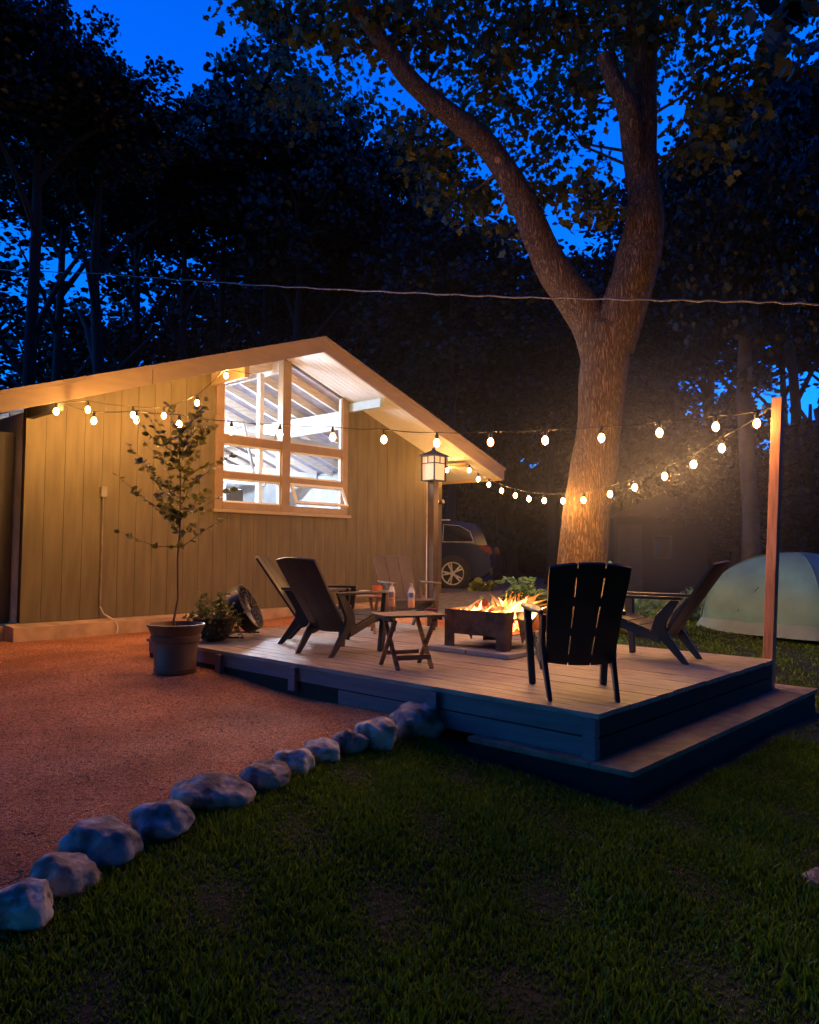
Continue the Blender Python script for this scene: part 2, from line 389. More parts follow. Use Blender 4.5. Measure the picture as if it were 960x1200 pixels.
def pebbles():
    n = 7000; x = rng.uniform(-3, 4.3, n); y = rng.uniform(3, 10.2, n); k = in_gravel(x, y); x = x[k]; y = y[k]; n = len(x)
    s = rng.uniform(.004, .012, n); z = hgt(x, y)+.012
    oc = np.array([(1,0,0),(0,1,0),(-1,0,0),(0,-1,0),(0,0,.7),(0,0,-.4)])
    a = rng.uniform(0, 6.28, n); ca, sa = np.cos(a), np.sin(a)
    V = oc[None]*s[:, None, None]*rng.uniform(.6, 1.3, (n, 6, 1)); X = V[..., 0]*ca[:, None]-V[..., 1]*sa[:, None]; Y = V[..., 0]*sa[:, None]+V[..., 1]*ca[:, None]
    V = np.stack([X+x[:, None], Y+y[:, None], V[..., 2]+z[:, None]+.002], -1).reshape(-1, 3)
    f = np.array([(0,1,4),(1,2,4),(2,3,4),(3,0,4),(1,0,5),(2,1,5),(3,2,5),(0,3,5)])
    T = (f[None]+np.arange(n)[:, None, None]*6).reshape(-1)
    o = fastmesh('pebbles', V, 3, T, mat('pebble', (.62,.33,.20), .85, var=.4, scale=30)); tag(o, 'loose reddish pebbles scattered over the gravel yard', 'pebbles', kind='stuff')
pebbles()

# ------------------------------------------------------------------ garage building
YW = 10.6; XL, XR, XC = 3.93, 12.48, 8.24
def under(x): return 4.36 - .345*abs(x-XC)       # underside of the roof
YF = 9.6
g = thing('garage', 'tan board sided garage with a low gabled roof and a lit gable window', 'garage', (XC, YW, 0))
mb = M(); gap = .005; bw = .2713
def board_wall(mb, x0, x1, z0, topf, y, th=.03):
    n = max(1, round((x1-x0)/bw)); st = (x1-x0)/n
    for i in range(n):
        a = x0+i*st+gap/2; b = x0+(i+1)*st-gap/2
        ta, tb = topf(a), topf(b)
        if a < XC < b: pts = [(a,y,z0),(b,y,z0),(b,y,tb),(XC,y,topf(XC)),(a,y,ta)]
        else: pts = [(a,y,z0),(b,y,z0),(b,y,tb),(a,y,ta)]
        mb.prism(pts, (0, -th, 0))
WX0, WX1, WZ0 = 6.84, 9.74, 1.62
board_wall(mb, XL, WX0, 0.0, lambda x: under(x)-.004, YW+.03)
board_wall(mb, WX1, XR, 0.0, lambda x: under(x)-.004, YW+.03)
board_wall(mb, WX0, WX1, 0.0, lambda x: WZ0, YW+.03)
wall = mb.build('front_wall', siding, g, True)
mb = M()       # sheathing behind the boards and the other three walls
def poly_wall(mb, x0, x1, z0, topf, y, th):
    pts = [(x0,y,z0),(x1,y,z0),(x1,y,topf(x1))]
    if x0 < XC < x1: pts.append((XC,y,topf(XC)))
    pts.append((x0,y,topf(x0))); mb.prism(pts, (0, th, 0))
poly_wall(mb, XL+.01, WX0-.002, .004, lambda x: under(x)-.01, YW+.033, .09)
poly_wall(mb, WX1+.002, XR-.01, .004, lambda x: under(x)-.01, YW+.033, .09)
poly_wall(mb, WX0-.001, WX1+.001, .004, lambda x: WZ0-.004, YW+.033, .09)
mb.build('sheathing', groove, wall, True)
mb = M()
poly_wall(mb, XL+.01, XR-.01, .004, lambda x: under(x)-.01, 17.9, .1)
mb.box((XR-.12, YW+.125, 0), (XR-.005, 17.9, under(XR)-.05)); mb.box((XL+.005, YW+.125, 0), (XL+.12, 17.9, under(XL)-.05))
mb.build('inner_wall', mat('inner_wall_paint', (.55,.58,.62), .7, var=.15, scale=3), g, True)
mb = M(); mb.box((XL+.12, YW+.125, -.1), (XR-.12, 17.9, -.004)); mb.build('floor_slab', concr, g, True)
# corner trims
mb = M(); mb.box((XR-.10, YW-.035, .0), (XR+.012, YW-.002, under(XR)-.01)); mb.box((XR-.001,YW+.0,0),(XR+.03,17.98,under(XR+.03)-.01)); mb.build('corner_board', siding, g, True)
# foundation apron
mb = M()
mb.prism([(XL-.18,YW-.3,-.028),(XL-.18,YW+.03,-.002),(XL-.18,YW+.03,-.5),(XL-.18,YW-.3,-.5)], (XR+.3-XL+.18, 0, 0))
mb.build('foundation', concr, g, True)
# recessed wing at the left, its shade put into the dark siding
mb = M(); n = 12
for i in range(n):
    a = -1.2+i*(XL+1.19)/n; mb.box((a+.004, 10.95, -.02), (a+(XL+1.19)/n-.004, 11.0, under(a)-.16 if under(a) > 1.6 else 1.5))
mb.build('side_wing_wall', shadew, g, True)
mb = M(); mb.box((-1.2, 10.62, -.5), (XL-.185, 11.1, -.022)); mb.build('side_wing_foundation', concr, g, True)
mb = M(); mb.box((-1.2, 11.003, -.02), (XL, 11.1, 1.35)); mb.build('side_wing_backing', shadew, g, True)
# roof
XE0, XE1 = 0.2, 13.37
def uz(x): return under(x)
rf = M(); th = .10
rf.prism([(XE0,YF,uz(XE0)+.06),(XC,YF,uz(XC)+.06),(XC,YF,uz(XC)+.06+th),(XE0,YF,uz(XE0)+.06+th)], (0, 8.9, 0))
rf.prism([(XC,YF,uz(XC)+.06),(XE1,YF,uz(XE1)+.06),(XE1,YF,uz(XE1)+.06+th),(XC,YF,uz(XC)+.06+th)], (0, 8.9, 0))
roof = rf.build('roof', shingle, g, True)
fs = M(); t0, t1 = -.055, .20
for a, b in ((XE0, 5.16), (5.172, XC), (XC, XE1)):
    fs.prism([(a,YF-.045,uz(a)+t0),(b,YF-.045,uz(b)+t0),(b,YF-.045,uz(b)+t1-.02),(a,YF-.045,uz(a)+t1-.02)], (0, .04, 0))
fs.build('fascia', trimm, roof, True)
fs = M()
for a, b in ((XE0-.02, XC), (XC, XE1+.02)):
    fs.prism([(a,YF-.075,uz(a)+t1-.045),(b,YF-.075,uz(b)+t1-.045),(b,YF-.075,uz(b)+t1+.012),(a,YF-.075,uz(a)+t1+.012)], (0, .10, 0))
fs.build('drip_edge', trimm, roof, True)
fs = M()
fs.box((XE1-.03, YF-.0, uz(XE1)-.06), (XE1+.01, 18.5, uz(XE1)+.15)); fs.build('eave_fascia', trimm, roof, True)
# soffit: tongue and groove boards under the overhang running along the slope
sf = M(); nb = 9; dy = (YW+.0-YF-.004)/nb
for i in range(nb):
    y0 = YF+.004+i*dy
    for a, b in ((XE0+.02, XC), (XC, XE1-.03)):
        sf.prism([(a,y0+.003,uz(a)+.0),(b,y0+.003,uz(b)+.0),(b,y0+.003,uz(b)+.05),(a,y0+.003,uz(a)+.05)], (0, dy-.006, 0))
sf.build('gable_soffit', soffm, roof, True)
sf = M(); sf.prism([(XR+.034,YW+.004,uz(XR+.03)),(XE1-.03,YW+.004,uz(XE1-.03)),(XE1-.03,YW+.004,uz(XE1-.03)+.05),(XR+.034,YW+.004,uz(XR+.03)+.05)], (0, 7.8, 0)); sf.build('eave_soffit', soffm, roof, True)
# roof deck seen from inside + rafters
rd = M()
for a, b in ((XL, XC), (XC, XR)):
    rd.prism([(a,YW+.13,uz(a)+.02),(b,YW+.13,uz(b)+.02),(b,YW+.13,uz(b)+.055),(a,YW+.13,uz(a)+.055)], (0, 7.3, 0))
rd.build('roof_sheathing', inroof, roof, True)
for k in range(12):
    y = YW+.35+k*.6
    for a, b in ((XL+.13, XC-.03), (XC+.03, XR-.13)):
        r_ = M(); r_.prism([(a,y,uz(a)-.14),(b,y,uz(b)-.14),(b,y,uz(b)+.016),(a,y,uz(a)+.016)], (0, .045, 0)); r_.build('rafter', innerwood, roof, True)
r_ = M(); r_.box((XC-.028, YW+.14, uz(XC)-.22), (XC+.028, 17.8, uz(XC)-.01)); r_.build('ridge_board', innerwood, roof, True)
for k, y in enumerate((12.3, 14.5, 16.6)):
    r_ = M(); r_.box((XL+.13, y, 3.02 if k == 0 else 2.75), (XR-.13, y+.06, 3.34 if k == 0 else 2.95) if k else (XR-1.2, y+.06, 3.34))
    r_ = M(); zz = (2.98, 3.3) if k == 0 else (2.7, 2.9); hx = (4.3-zz[1])/.345
    r_.box((XC-hx, y, zz[0]), (XC+hx, y+.06, zz[1])); r_.build('tie_beam', whitep, g, True)
# beams poking out under the gable
for x, z0, z1, m_, y0 in ((XL+.05, 2.73, uz(XL+.05)-.005, shadew, 9.66), (6.79, 3.64, uz(6.79)-.03, trimm, 9.68), (9.80, 3.63, uz(9.8)-.03, mat('beam_cool_lit', (.45,.60,.70), .6, var=.05), 9.74), (XR-.05, 2.76, uz(XR)-.04, trimm, 9.84)):  # left beam coloured for its shade, third one for cool window light
    b_ = M(); b_.box((x-.045, y0, z0), (x+.045, YW-.004, z1)); b_.build('outrigger_beam', m_, g, True, bevel=.004)
for x in (6.79, 9.80):
    b_ = M(); b_.box((x-.045, YW+.126, uz(x)-.50), (x+.045, 17.88, uz(x)-.15)); b_.build('purlin', whitep, g, True)
# window
win = M()
def fr(x0, x1, z0, z1, y0=YW-.03, y1=YW+.1): win.box((x0, y0, z0), (x1, y1, z1))
def slopebar(x0, x1, dz, y0=YW-.03, y1=YW+.1): win.prism([(x0,y0,uz(x0)-dz),(x1,y0,uz(x1)-dz),(x1,y0,uz(x1)-.006),(x0,y0,uz(x0)-.006)], (0, y1-y0, 0))
fr(8.17, 8.35, 1.66, uz(8.17)-.01, YW-.045, YW+.1)
win.prism([(WX0+.002,YW-.03,1.66),(6.99,YW-.03,1.66),(6.99,YW-.03,uz(6.99)-.01),(WX0+.002,YW-.03,uz(WX0)-.01)], (0,.13,0))
win.prism([(9.60,YW-.03,1.66),(WX1-.002,YW-.03,1.66),(WX1-.002,YW-.03,uz(WX1)-.01),(9.60,YW-.03,uz(9.6)-.01)], (0,.13,0))
for x0, x1 in ((6.992, 8.168), (8.352, 9.598)):
    fr(x0, x1, 1.66, 1.77); fr(x0, x1, 2.17, 2.27); fr(x0, x1, 2.74, 2.88)
window = win.build('window', framep, g, True, bevel=.004)
sl = M(); sl.box((WX0-.05, YW-.085, 1.60), (WX1+.05, YW-.032, 1.655)); sl.build('sill', trimm, window, True, bevel=.004)
lin = M()     # bright inner stops round each light
panes = []
for x0, x1, z0, z1 in ((6.99, 8.17, 1.77, 2.17), (6.99, 8.17, 2.27, 2.74), (8.35, 9.60, 2.27, 2.74)):
    lin.box((x0+.001, YW+.0, z0+.001), (x0+.03, YW+.05, z1-.001)); lin.box((x1-.03, YW, z0+.001), (x1-.001, YW+.05, z1-.001))
    lin.box((x0+.031, YW, z0+.001), (x1-.031, YW+.05, z0+.03)); lin.box((x0+.031, YW, z1-.03), (x1-.031, YW+.05, z1-.001)); panes.append((x0+.03, x1-.03, z0+.03, z1-.03))
lin.box((8.351, YW, 1.771), (8.375, YW+.05, 2.169)); lin.box((9.575, YW, 1.771), (9.599, YW+.05, 2.169))
for x0, x1 in ((6.99, 8.17), (8.35, 9.60)):
    lin.box((x0+.001, YW, 2.881), (x1-.001, YW+.05, 2.905))
lin.box((9.572, YW, 2.906), (9.599, YW+.05, uz(9.6)-.03)); lin.box((6.991, YW, 2.906), (7.018, YW+.05, uz(6.99)-.03))
lin.build('glazing_stop', whitep, window, True)
for x0, x1, z0, z1 in panes:
    p_ = M(); p_.box((x0, YW+.02, z0), (x1, YW+.026, z1)); p_.build('pane', winglass, window, True)
p_ = M(); p_.prism([(7.02,YW+.02,2.906),(8.168,YW+.02,2.906),(8.168,YW+.02,uz(8.168)-.03),(7.02,YW+.02,uz(7.02)-.03)], (0,.006,0)); p_.build('pane', winglass, window, True)
p_ = M(); p_.prism([(8.352,YW+.02,2.906),(9.57,YW+.02,2.906),(9.57,YW+.02,uz(9.57)-.03),(8.352,YW+.02,uz(8.352)-.03)], (0,.006,0)); p_.build('pane', winglass, window, True)
# awning sash swung out at the bottom right
T = Matrix.Translation((0, YW-.035, 2.165)) @ Matrix.Rotation(R(-26), 4, 'X')
a_ = M()
for bx in (((8.36,-.02,-.40),(8.405,.02,0)), ((9.545,-.02,-.40),(9.59,.02,0)), ((8.405,-.02,-.40),(9.545,.02,-.355)), ((8.405,-.02,-.045),(9.545,.02,0))): a_.box(*bx, T=T)
sash = a_.build('awning_sash', whitep, window, True)
p_ = M(); p_.box((8.405,-.003,-.355), (9.545,.003,-.045), T=T); p_.build('sash_pane', winglass, sash, True)
# interior fittings
for x, y in ((7.0, 12.0), (9.2, 13.6)):
    t_ = thing('strip_light', ['white fluorescent strip light low behind the left upper pane', 'white fluorescent strip light deeper inside the garage'][int(x > 8)], 'ceiling light', (x, y, 3.42 if x < 8 else 3.3))
    q = M(); q.box((-.65,-.06,0.0), (.65,.06,.05)); q.build('housing', whitep, t_)
    q = M(); q.tube([(-.62,-.03,-.02),(.62,-.03,-.02)], .016, 8); q.tube([(-.62,.03,-.02),(.62,.03,-.02)], .016, 8); q.build('light_tube', tubem, t_)
q = M(); q.box((8.0, 11.0, 0), (8.09, 11.09, uz(8.0)-.15)); q.build('inner_post', whitep, g, True)
sh = thing('storage_shelf', 'white storage shelves behind the lower left window panes', 'shelf', (7.4, 12.6, 0))
q = M()
for z in (.6, 1.2, 1.8, 2.3): q.box((-1.6,-.2,z), (.9,.2,z+.04))
q.build('shelf_board', whitep, sh)
for x in (-1.55, -.4, .85):
    q = M(); q.box((x-.025,-.19,0), (x+.025,-.15,2.7)); q.build('upright', whitep, sh)
bxs = [('storage_box', (-1.2,1.84), (.35,.28), (.25,.35,.5), 'blue plastic box on the garage shelf'), ('storage_box', (-.72,1.84), (.3,.2), (.6,.5,.35), 'pale cardboard box on the garage shelf'), ('storage_box', (-.05,1.84), (.34,.3), (.5,.52,.55), 'grey box on the garage shelf')]
for nm, (bx, bz), (sx, sz), c, lb in bxs:
    q = M(); q.box((7.4+bx, 12.5, bz+.002), (7.4+bx+sx, 12.72, bz+sz)); q.box((7.4+bx-.01, 12.49, bz+sz+.001), (7.4+bx+sx+.01, 12.73, bz+sz+.03)); tag(q.build(nm, mat('box_'+str(c[0]), c, .6), bevel=.006), lb, 'box')
q = M(); q.box((7.86, 11.25, 1.02), (8.02, 11.3, 1.1))
bag = thing('monitor', 'black screen standing just inside the lower left pane', 'monitor', (7.92, 11.6, 1.45))
q = M(); q.box((-.17,-.03,.38), (.17,.02,.64)); q.build('screen', blackm, bag, bevel=.02)
q = M(); q.box((-.03,-.02,.02), (.03,.02,.38)); q.box((-.12,-.09,0), (.12,.09,.02)); q.build('stand', blackm, bag)
wb = thing('workbench', 'pale workbench inside the garage below the window', 'workbench', (8.4, 11.7, 0))
q = M(); q.box((-1.4,-.35,1.40), (1.4,.35,1.45)); q.build('bench_top', innerwood, wb)
for sx in (-1.33, 1.33):
    for sy in (-.3, .3):
        q = M(); q.box((sx-.04,sy-.04,0), (sx+.04,sy+.04,1.398)); q.build('leg', innerwood, wb)
# leaning poles/ladder inside right pane
q = M(); q.tube([(8.75,12.0,2.0),(8.45,12.15,3.45)], .03, 8); q.tube([(9.2,12.0,2.2),(9.3,12.2,3.3)], .02, 8); q.box((9.27,12.16,3.2),(9.36,12.24,3.42)); q.build('brace', silver, g, True)
# outlet, conduit
ou = thing('outlet', 'grey outdoor outlet box with a conduit running down the tan wall', 'outlet', (5.0, YW, 1.79))
q = M(); q.box((-.045,-.065,-.06), (.045,-.002,.09)); q.build('cover_box', mat('outlet_grey', (.2,.18,.15), .6), ou, bevel=.008)
q = M(); q.tube([(0,-.025,-.06),(0,-.025,-1.62)], .011, 8); q.build('conduit', mat('conduit', (.22,.17,.12), .5), ou)
q = M(); q.tube([(0,-.03,-1.62),(.03,-.08,-1.72),(.09,-.30,-1.80),(.12,-.33,-1.9),(.10,-.34,-1.98)], .011, 8); q.build('cord', mat('cord_white', (.6,.55,.48), .6), ou, smooth=True)
# security light at the right corner
sl = thing('security_light', 'small two headed security light on the right corner of the garage wall', 'security light', (XR-.22, YW-.04, 2.02))
q = M(); q.lathe([(.05,0),(.05,.03)], seg=14, T=Matrix.Rotation(R(90),4,'X')); q.build('base', whitep, sl)
for sx, m_ in ((-.08, emis('sensor_glow', (1,.35,.15), 3.0)), (.11, None)):
    q = M(); q.lathe([(.03,.0),(.05,.07),(.052,.11)], c=(sx,-.03,0), seg=14, T=Matrix.Rotation(R(70),4,'X')); h_ = q.build('lamp_head', blackm, sl)
    q = M(); q.lathe([(.044,.112),(.040,.116)], c=(sx,-.03,0), seg=14, T=Matrix.Rotation(R(70),4,'X')); q.build('lens', m_ or mat('lens_grey', (.4,.4,.42), .3), h_)

# ------------------------------------------------------------------ deck
DX0, DX1, DY0, DY1 = 4.32, 7.66, 2.38, 7.92
dk = thing('deck', 'low weathered grey wooden deck with a step round its near corner', 'deck', (DX0, DY0, 0))
q = M(); nb = 24; wd = (DX1-DX0+.03)/nb          # boards run along Y
for i in range(nb):
    x0 = DX0-.025+i*wd
    q.box((x0+.003, DY0-.022+random.uniform(-.008, .006), -.034), (x0+wd-.003, DY1+.02, random.uniform(-.0015, .0015)))
q.build('deck_boards', deckm, dk, True, bevel=.002)
q = M(); q.box((DX0+.04, DY0+.04, -.2), (DX1-.04, DY1-.04, -.06)); q.build('joist_frame', groove, dk, True)
q = M(); q.box((DX0, DY0, -.155), (DX0+.035, DY1, -.036)); q.box((DX0+.004, DY0, -.29), (DX0+.034, DY0+2.4, -.168)); q.build('front_fascia', fasciam, dk, True)
q = M(); q.box((DX0+.036, DY0, -.155), (DX1, DY0+.035, -.036)); q.box((DX0+.036, DY0+.004, -.29), (DX1, DY0+.03, -.168)); q.build('side_fascia', shaded_fascia, dk, True)
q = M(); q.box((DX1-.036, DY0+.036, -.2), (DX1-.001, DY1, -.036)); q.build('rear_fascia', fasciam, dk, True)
q = M(); q.box((DX0+.01, DY0+.04, -.30), (DX0+.02, DY1, -.158)); q.build('skirt', shaded_fascia, dk, True)
for yy, zz in ((DY0-.012, -.29), (3.66, -.27), (5.30, -.24), (6.45, -.235)):
    q = M(); q.box((DX0-.045, yy, zz), (DX0-.002, yy+.09, -.038)); q.build('trim_post', fasciam, dk, True, bevel=.003)
q = M(); z = -.285
q.box((4.215, 2.09, z-.035), (8.05, DY0-.004, z)); q.box((4.215, DY0-.001, z-.035), (4.318, 3.32, z)); q.box((DX1+.012, DY0-.001, z-.035), (8.05, 3.2, z))
st = q.build('step_tread', stepm, dk, True, bevel=.003)
q = M(); q.box((4.235, 2.11, -.72), (4.275, 3.30, z-.037)); q.box((4.277, 2.11, -.72), (8.03, 2.15, z-.037)); q.box((7.99, 2.152, -.72), (8.03, 3.2, z-.037)); q.build('step_riser', shaded_fascia, dk, True)
po = thing('wooden_post', 'tall reddish cedar post at the right corner of the deck', 'post', (7.725, 2.44, -.283))
q = M(); q.prism([(-.047,-.047,.0),(.047,-.047,.0),(.047,.047,.0),(-.047,.047,.0)], (.09,-.11,2.80))
q.build('timber', cedar, po, bevel=.005)
q = M(); q.tube([(.08,-.08,2.69),(.04,.02,2.71)], .008, 8); q.lathe([(.018,0),(.018,.02)], c=(.04,.02,2.70), seg=10); q.build('screw_hook', silver, po)

# ------------------------------------------------------------------ chairs
def make_chair(m, label, loc, rz):
    c = thing('adirondack_chair', label, 'chair', loc, rz, 'adirondack chairs round the fire pit')
    def sp(x, pts):  # interpolate
        return np.interp(x, [p[0] for p in pts], [p[1] for p in pts])
    # seat: five cross slats following a curve
    q = M(); P = [(.385,.372),(.36,.395),(.28,.392),(.14,.345),(0,.295),(-.12,.255)]
    n = 5; L = [Vector((a,0,b)) for a,b in P]
    def along(t):
        ds = [0];
        for i in range(1, len(L)): ds.append(ds[-1]+(L[i]-L[i-1]).length)
        s_ = t*ds[-1]; return Vector((np.interp(s_, ds, [p.x for p in L]), 0, np.interp(s_, ds, [p.z for p in L])))
    for i in range(n):
        a = i/n; b = (i+1)/n-.022; pts = [along(a+(b-a)*k/4) for k in range(5)]
        for k in range(4):
            A, B = pts[k], pts[k+1]; t = (B-A); nn = Vector((t.z,0,-t.x)).normalized()*.018
            if nn.z > 0: nn = -nn
            w_ = .255
            vs = [A+Vector((0,-w_,0)), A+Vector((0,w_,0)), B+Vector((0,w_,0)), B+Vector((0,-w_,0))]
            q.add(vs+[v+nn for v in vs], [(0,1,2,3),(7,6,5,4),(0,4,5,1),(1,5,6,2),(2,6,7,3),(3,7,4,0)])
    q.build('seat', m, c)
    # backrest: three slats, joined by bands, arched top
    q = M(); B0 = Vector((-.10,0,.245)); B1 = Vector((-.60,0,.955)); ax = (B1-B0); Lb = ax.length; ax.normalize(); nb_ = Vector((-ax.z,0,ax.x))  # backward normal
    def P_(u, v, o=0):   # u across, v along
        curve = .035*(1-(u/.26)**2)
        return B0+ax*v+Vector((0,u,0))+nb_*(o+curve)
    def wid(v): return .225+.035*min(1, v/Lb*1.15)
    def top(u): return Lb-.055*(u/.26)**2
    for i, (f0, f1) in enumerate(((-1,-.36),(-.325,.325),(.36,1))):
        nu, nv = 5, 10; g_ = []
        for o in (0, .022):
            for a in range(nu+1):
                for b in range(nv+1):
                    f_ = f0+(f1-f0)*a/nu; vv = b/nv; v = vv*Lb; u = f_*wid(v); v = vv*top(u); g_.append(P_(u, v, o))
        N = (nu+1)*(nv+1); F = []
        for a in range(nu):
            for b in range(nv):
                k = a*(nv+1)+b; F.append((k,k+1,k+nv+2,k+nv+1)); F.append((N+k,N+k+nv+1,N+k+nv+2,N+k+1))
        for a in range(nu):
            k = a*(nv+1); F.append((k,k+nv+1,N+k+nv+1,N+k)); k += nv; F.append((k,N+k,N+k+nv+1,k+nv+1))
        for b in range(nv):
            F.append((b,N+b,N+b+1,b+1)); k = nu*(nv+1)+b; F.append((k,k+1,N+k+1,N+k))
        q.add(g_, F)
    for v0 in (.02, .26, .52, .755):                      # bands that bridge the gaps
        for f_ in (-.343, .343):
            u = f_*wid(v0*1.0); q.beam(P_(u, v0, .014), P_(u, v0+.07, .014), .03, .012, up=tuple(nb_))
    q.build('backrest', m, c)
    for s_ in (-1, 1):
        q = M()      # armrest
        zc = .575
        pts = [(.43,.25),(.44,.29),(.42,.345),(.30,.355),(-.10,.325),(-.30,.29),(-.31,.265),(-.10,.25),(.20,.245)]
        pl = [Vector((x, s_*y, zc-.0-.03*(max(0,-x)/.3)*0)) for x, y in pts]
        if s_ < 0: pl = pl[::-1]
        q.prism(pl, (0,0,.028)); q.build('armrest', m, c, bevel=.008)
        q = M(); q.beam((.335, s_*.265, 0), (.385, s_*.30, .573), (.055,.10), (.05,.055), up=(0,1,0)); q.build('leg', m, c, bevel=.01)
        q = M()
        q.prism([(-.35,s_*.24,0),(-.29,s_*.24,0),(-.02,s_*.262,.30),(-.06,s_*.27,.42),(-.20,s_*.272,.572),(-.28,s_*.272,.572),(-.155,s_*.262,.36),(-.16,s_*.255,.28)], (0, -s_*.032, 0)); q.build('leg', m, c, bevel=.008)
        q = M(); q.prism([(.365,s_*.262,.30),(.365,s_*.262,.375),(.28,s_*.262,.372),(-.10,s_*.262,.24),(-.10,s_*.262,.17),(.24,s_*.262,.285)], (0, -s_*.028, 0)); q.build('side_rail', m, c, bevel=.004)
    return c
ZD = .0015
CH = [(plastic, 'leftmost dark slatted adirondack chair, its backrest front lit beside the floor fan', (5.42,6.40), -50),
 (plastic, 'dark adirondack chair seen from behind on the left, arm reaching the folding table with bottles', (5.05,5.60), 4),
 (plasticT, 'taupe adirondack chair at the back, facing the camera between lantern post and bottles', (7.25,6.75), -118),
 (plastic, 'large black adirondack chair in the foreground, its three slat back to the camera', (4.83,2.83), 40),
 (plastic, 'adirondack chair in profile at the right, reclining in front of the green tent', (6.92,3.17), 97)]
ch0 = make_chair(plastic, CH[0][1], (*CH[0][2], ZD), R(CH[0][3]))
for m_, lb, (x, y), a in CH[1:]:
    if m_ is plasticT: c = make_chair(m_, lb, (x, y, ZD), R(a))
    else: c = copy_tree(ch0); c.location = (x, y, ZD); c.rotation_euler = (0,0,R(a)); c['label'] = lb

# ------------------------------------------------------------------ folding tables
def make_table(label, loc, rz, h=.455, L=.60, W=.42):
    t = thing('folding_table', label, 'side table', loc, rz, 'folding tables')
    q = M(); n = 6; w_ = W/n
    for i in range(n): q.box((-L/2, -W/2+i*w_+.004, h-.018), (L/2, -W/2+(i+1)*w_-.004, h))
    q.build('table_top', tablew, t, bevel=.003)
    q = M(); q.box((-L/2+.04,-W/2+.01,h-.045), (-L/2+.065,W/2-.01,h-.0195)); q.box((L/2-.065,-W/2+.01,h-.045), (L/2-.04,W/2-.01,h-.0195)); q.build('top_batten', tablew, t)
    for sx in (-1, 1):
        x = sx*(L/2-.10)
        for k, sy in enumerate((-1, 1)):
            xx = x - sx*.026*k
            q = M(); q.beam((xx, -sy*.18, 0), (xx, sy*.17, h-.047), .022, .034, up=(1,0,0)); q.build('leg', tablew, t)
    q = M(); q.box((-L/2+.125,-.155,.075), (L/2-.125,-.14,.115)); q.build('stretcher', tablew, t)
    q = M(); q.box((-L/2+.125,.12,.09), (L/2-.125,.135,.125)); q.build('stretcher', tablew, t)
    return t
T1 = make_table('brown wooden folding table holding two plastic bottles in front of the fire pit', (4.87,4.50,ZD), R(-26), .455, .56, .42)
T2 = copy_tree(T1); T2.location = (6.45,6.75,ZD); T2.rotation_euler = (0,0,R(-35)); T2['label'] = 'folding table farther back carrying an orange mug, between the left chairs'
bottlem = glass('bottle_plastic', (.93,.95,.98))
_n = bottlem.node_tree.nodes; _l = bottlem.node_tree.links; _t = _n.new('ShaderNodeBsdfTranslucent'); _t.inputs['Color'].default_value = (.95,.93,.9,1); _d = _n.new('ShaderNodeBsdfDiffuse'); _d.inputs['Color'].default_value = (.8,.8,.8,1)
_a = _n.new('ShaderNodeMixShader'); _l.new(_t.outputs[0], _a.inputs[1]); _l.new(_d.outputs[0], _a.inputs[2]); _m = _n.new('ShaderNodeMixShader'); _m.inputs['Fac'].default_value = .38
_o = _n['Material Output']; _l.new(_o.inputs['Surface'].links[0].from_socket, _m.inputs[1]); _l.new(_a.outputs[0], _m.inputs[2]); _l.new(_m.outputs[0], _o.inputs['Surface']); waterm = leafmat('drink', (.95,.62,.28), (.95,.66,.32), .7)  # water; the amber colour stands in for firelight shining through it
def bottle(label, p, liq, ring):
    b = thing('bottle', label, 'bottle', p, 0, 'bottles on the folding table')
    q = M(); q.lathe([(.030,.001),(.033,.012),(.033,.06),(.030,.085),(.033,.10),(.033,.145),(.022,.185),(.013,.20),(.013,.212)], seg=20); q.build('shell', bottlem, b, smooth=True)
    q = M(); q.lathe([(.028,.003),(.0305,.012),(.0305,liq)], seg=20); q.build('drink', waterm, b, smooth=True)
    q = M(); q.lathe([(.0335,.10),(.0338,.101),(.0338,.143),(.0335,.144)], seg=20); q.build('wrapper', mat('wrap_'+ring, (.55,.6,.75) if ring == 'blue' else (.62,.50,.42), .5), b, smooth=True)
    q = M(); q.lathe([(.0145,.206),(.0145,.226),(.012,.228)], seg=16); q.build('cap', whitep, b)
p1 = onz(459, 711, .457); p2_ = onz(482, 712.5, .457)
bottle('left plastic bottle of water with painted amber firelight on the folding table', (p1.x, p1.y, .458), .09, 'tan')
bottle('right plastic bottle with a bluish wrapper band on the folding table', (p2_.x, p2_.y, .458), .07, 'blue')
p = onz(503, 716, .457); q = M()
for k in range(3):
    q.tube([(p.x-.03+.02*k, p.y+.03-.02*k, .468),(p.x+.0+.022*k, p.y-.02-.01*k, .476),(p.x+.035+.01*k, p.y-.06, .466)], .008, 8)
tag(q.build('tongs', mat('red_handle', (.45,.06,.05), .4), smooth=True), 'small red handled tool lying on the folding table beside the bottles', 'tool')
p = onz(442, 697, .457); mg = thing('mug', 'orange red mug on the far folding table', 'mug', (p.x, p.y, .458))
q = M(); q.lathe([(.035,0),(.055,.01),(.062,.11),(.058,.11),(.052,.015),(.01,.012)], seg=20); q.build('cup', mat('mug_orange', (.62,.16,.05), .4), mg, smooth=True)
q = M(); q.tube([(.060+.03*math.sin(a), 0, .06+.032*math.cos(a)) for a in np.linspace(.2, 2.94, 8)], .006, 6); q.build('handle', mat('mug_orange', (.62,.16,.05), .4), mg, smooth=True)
p = onz(427, 694, .457); q = M(); q.lathe([(.03,0),(.07,.012),(.075,.022),(.07,.022),(.02,.01)], c=(p.x,p.y,.458), seg=20); tag(q.build('dish', mat('dish_cream', (.7,.62,.48), .4), smooth=True), 'small cream dish left of the orange mug', 'dish')
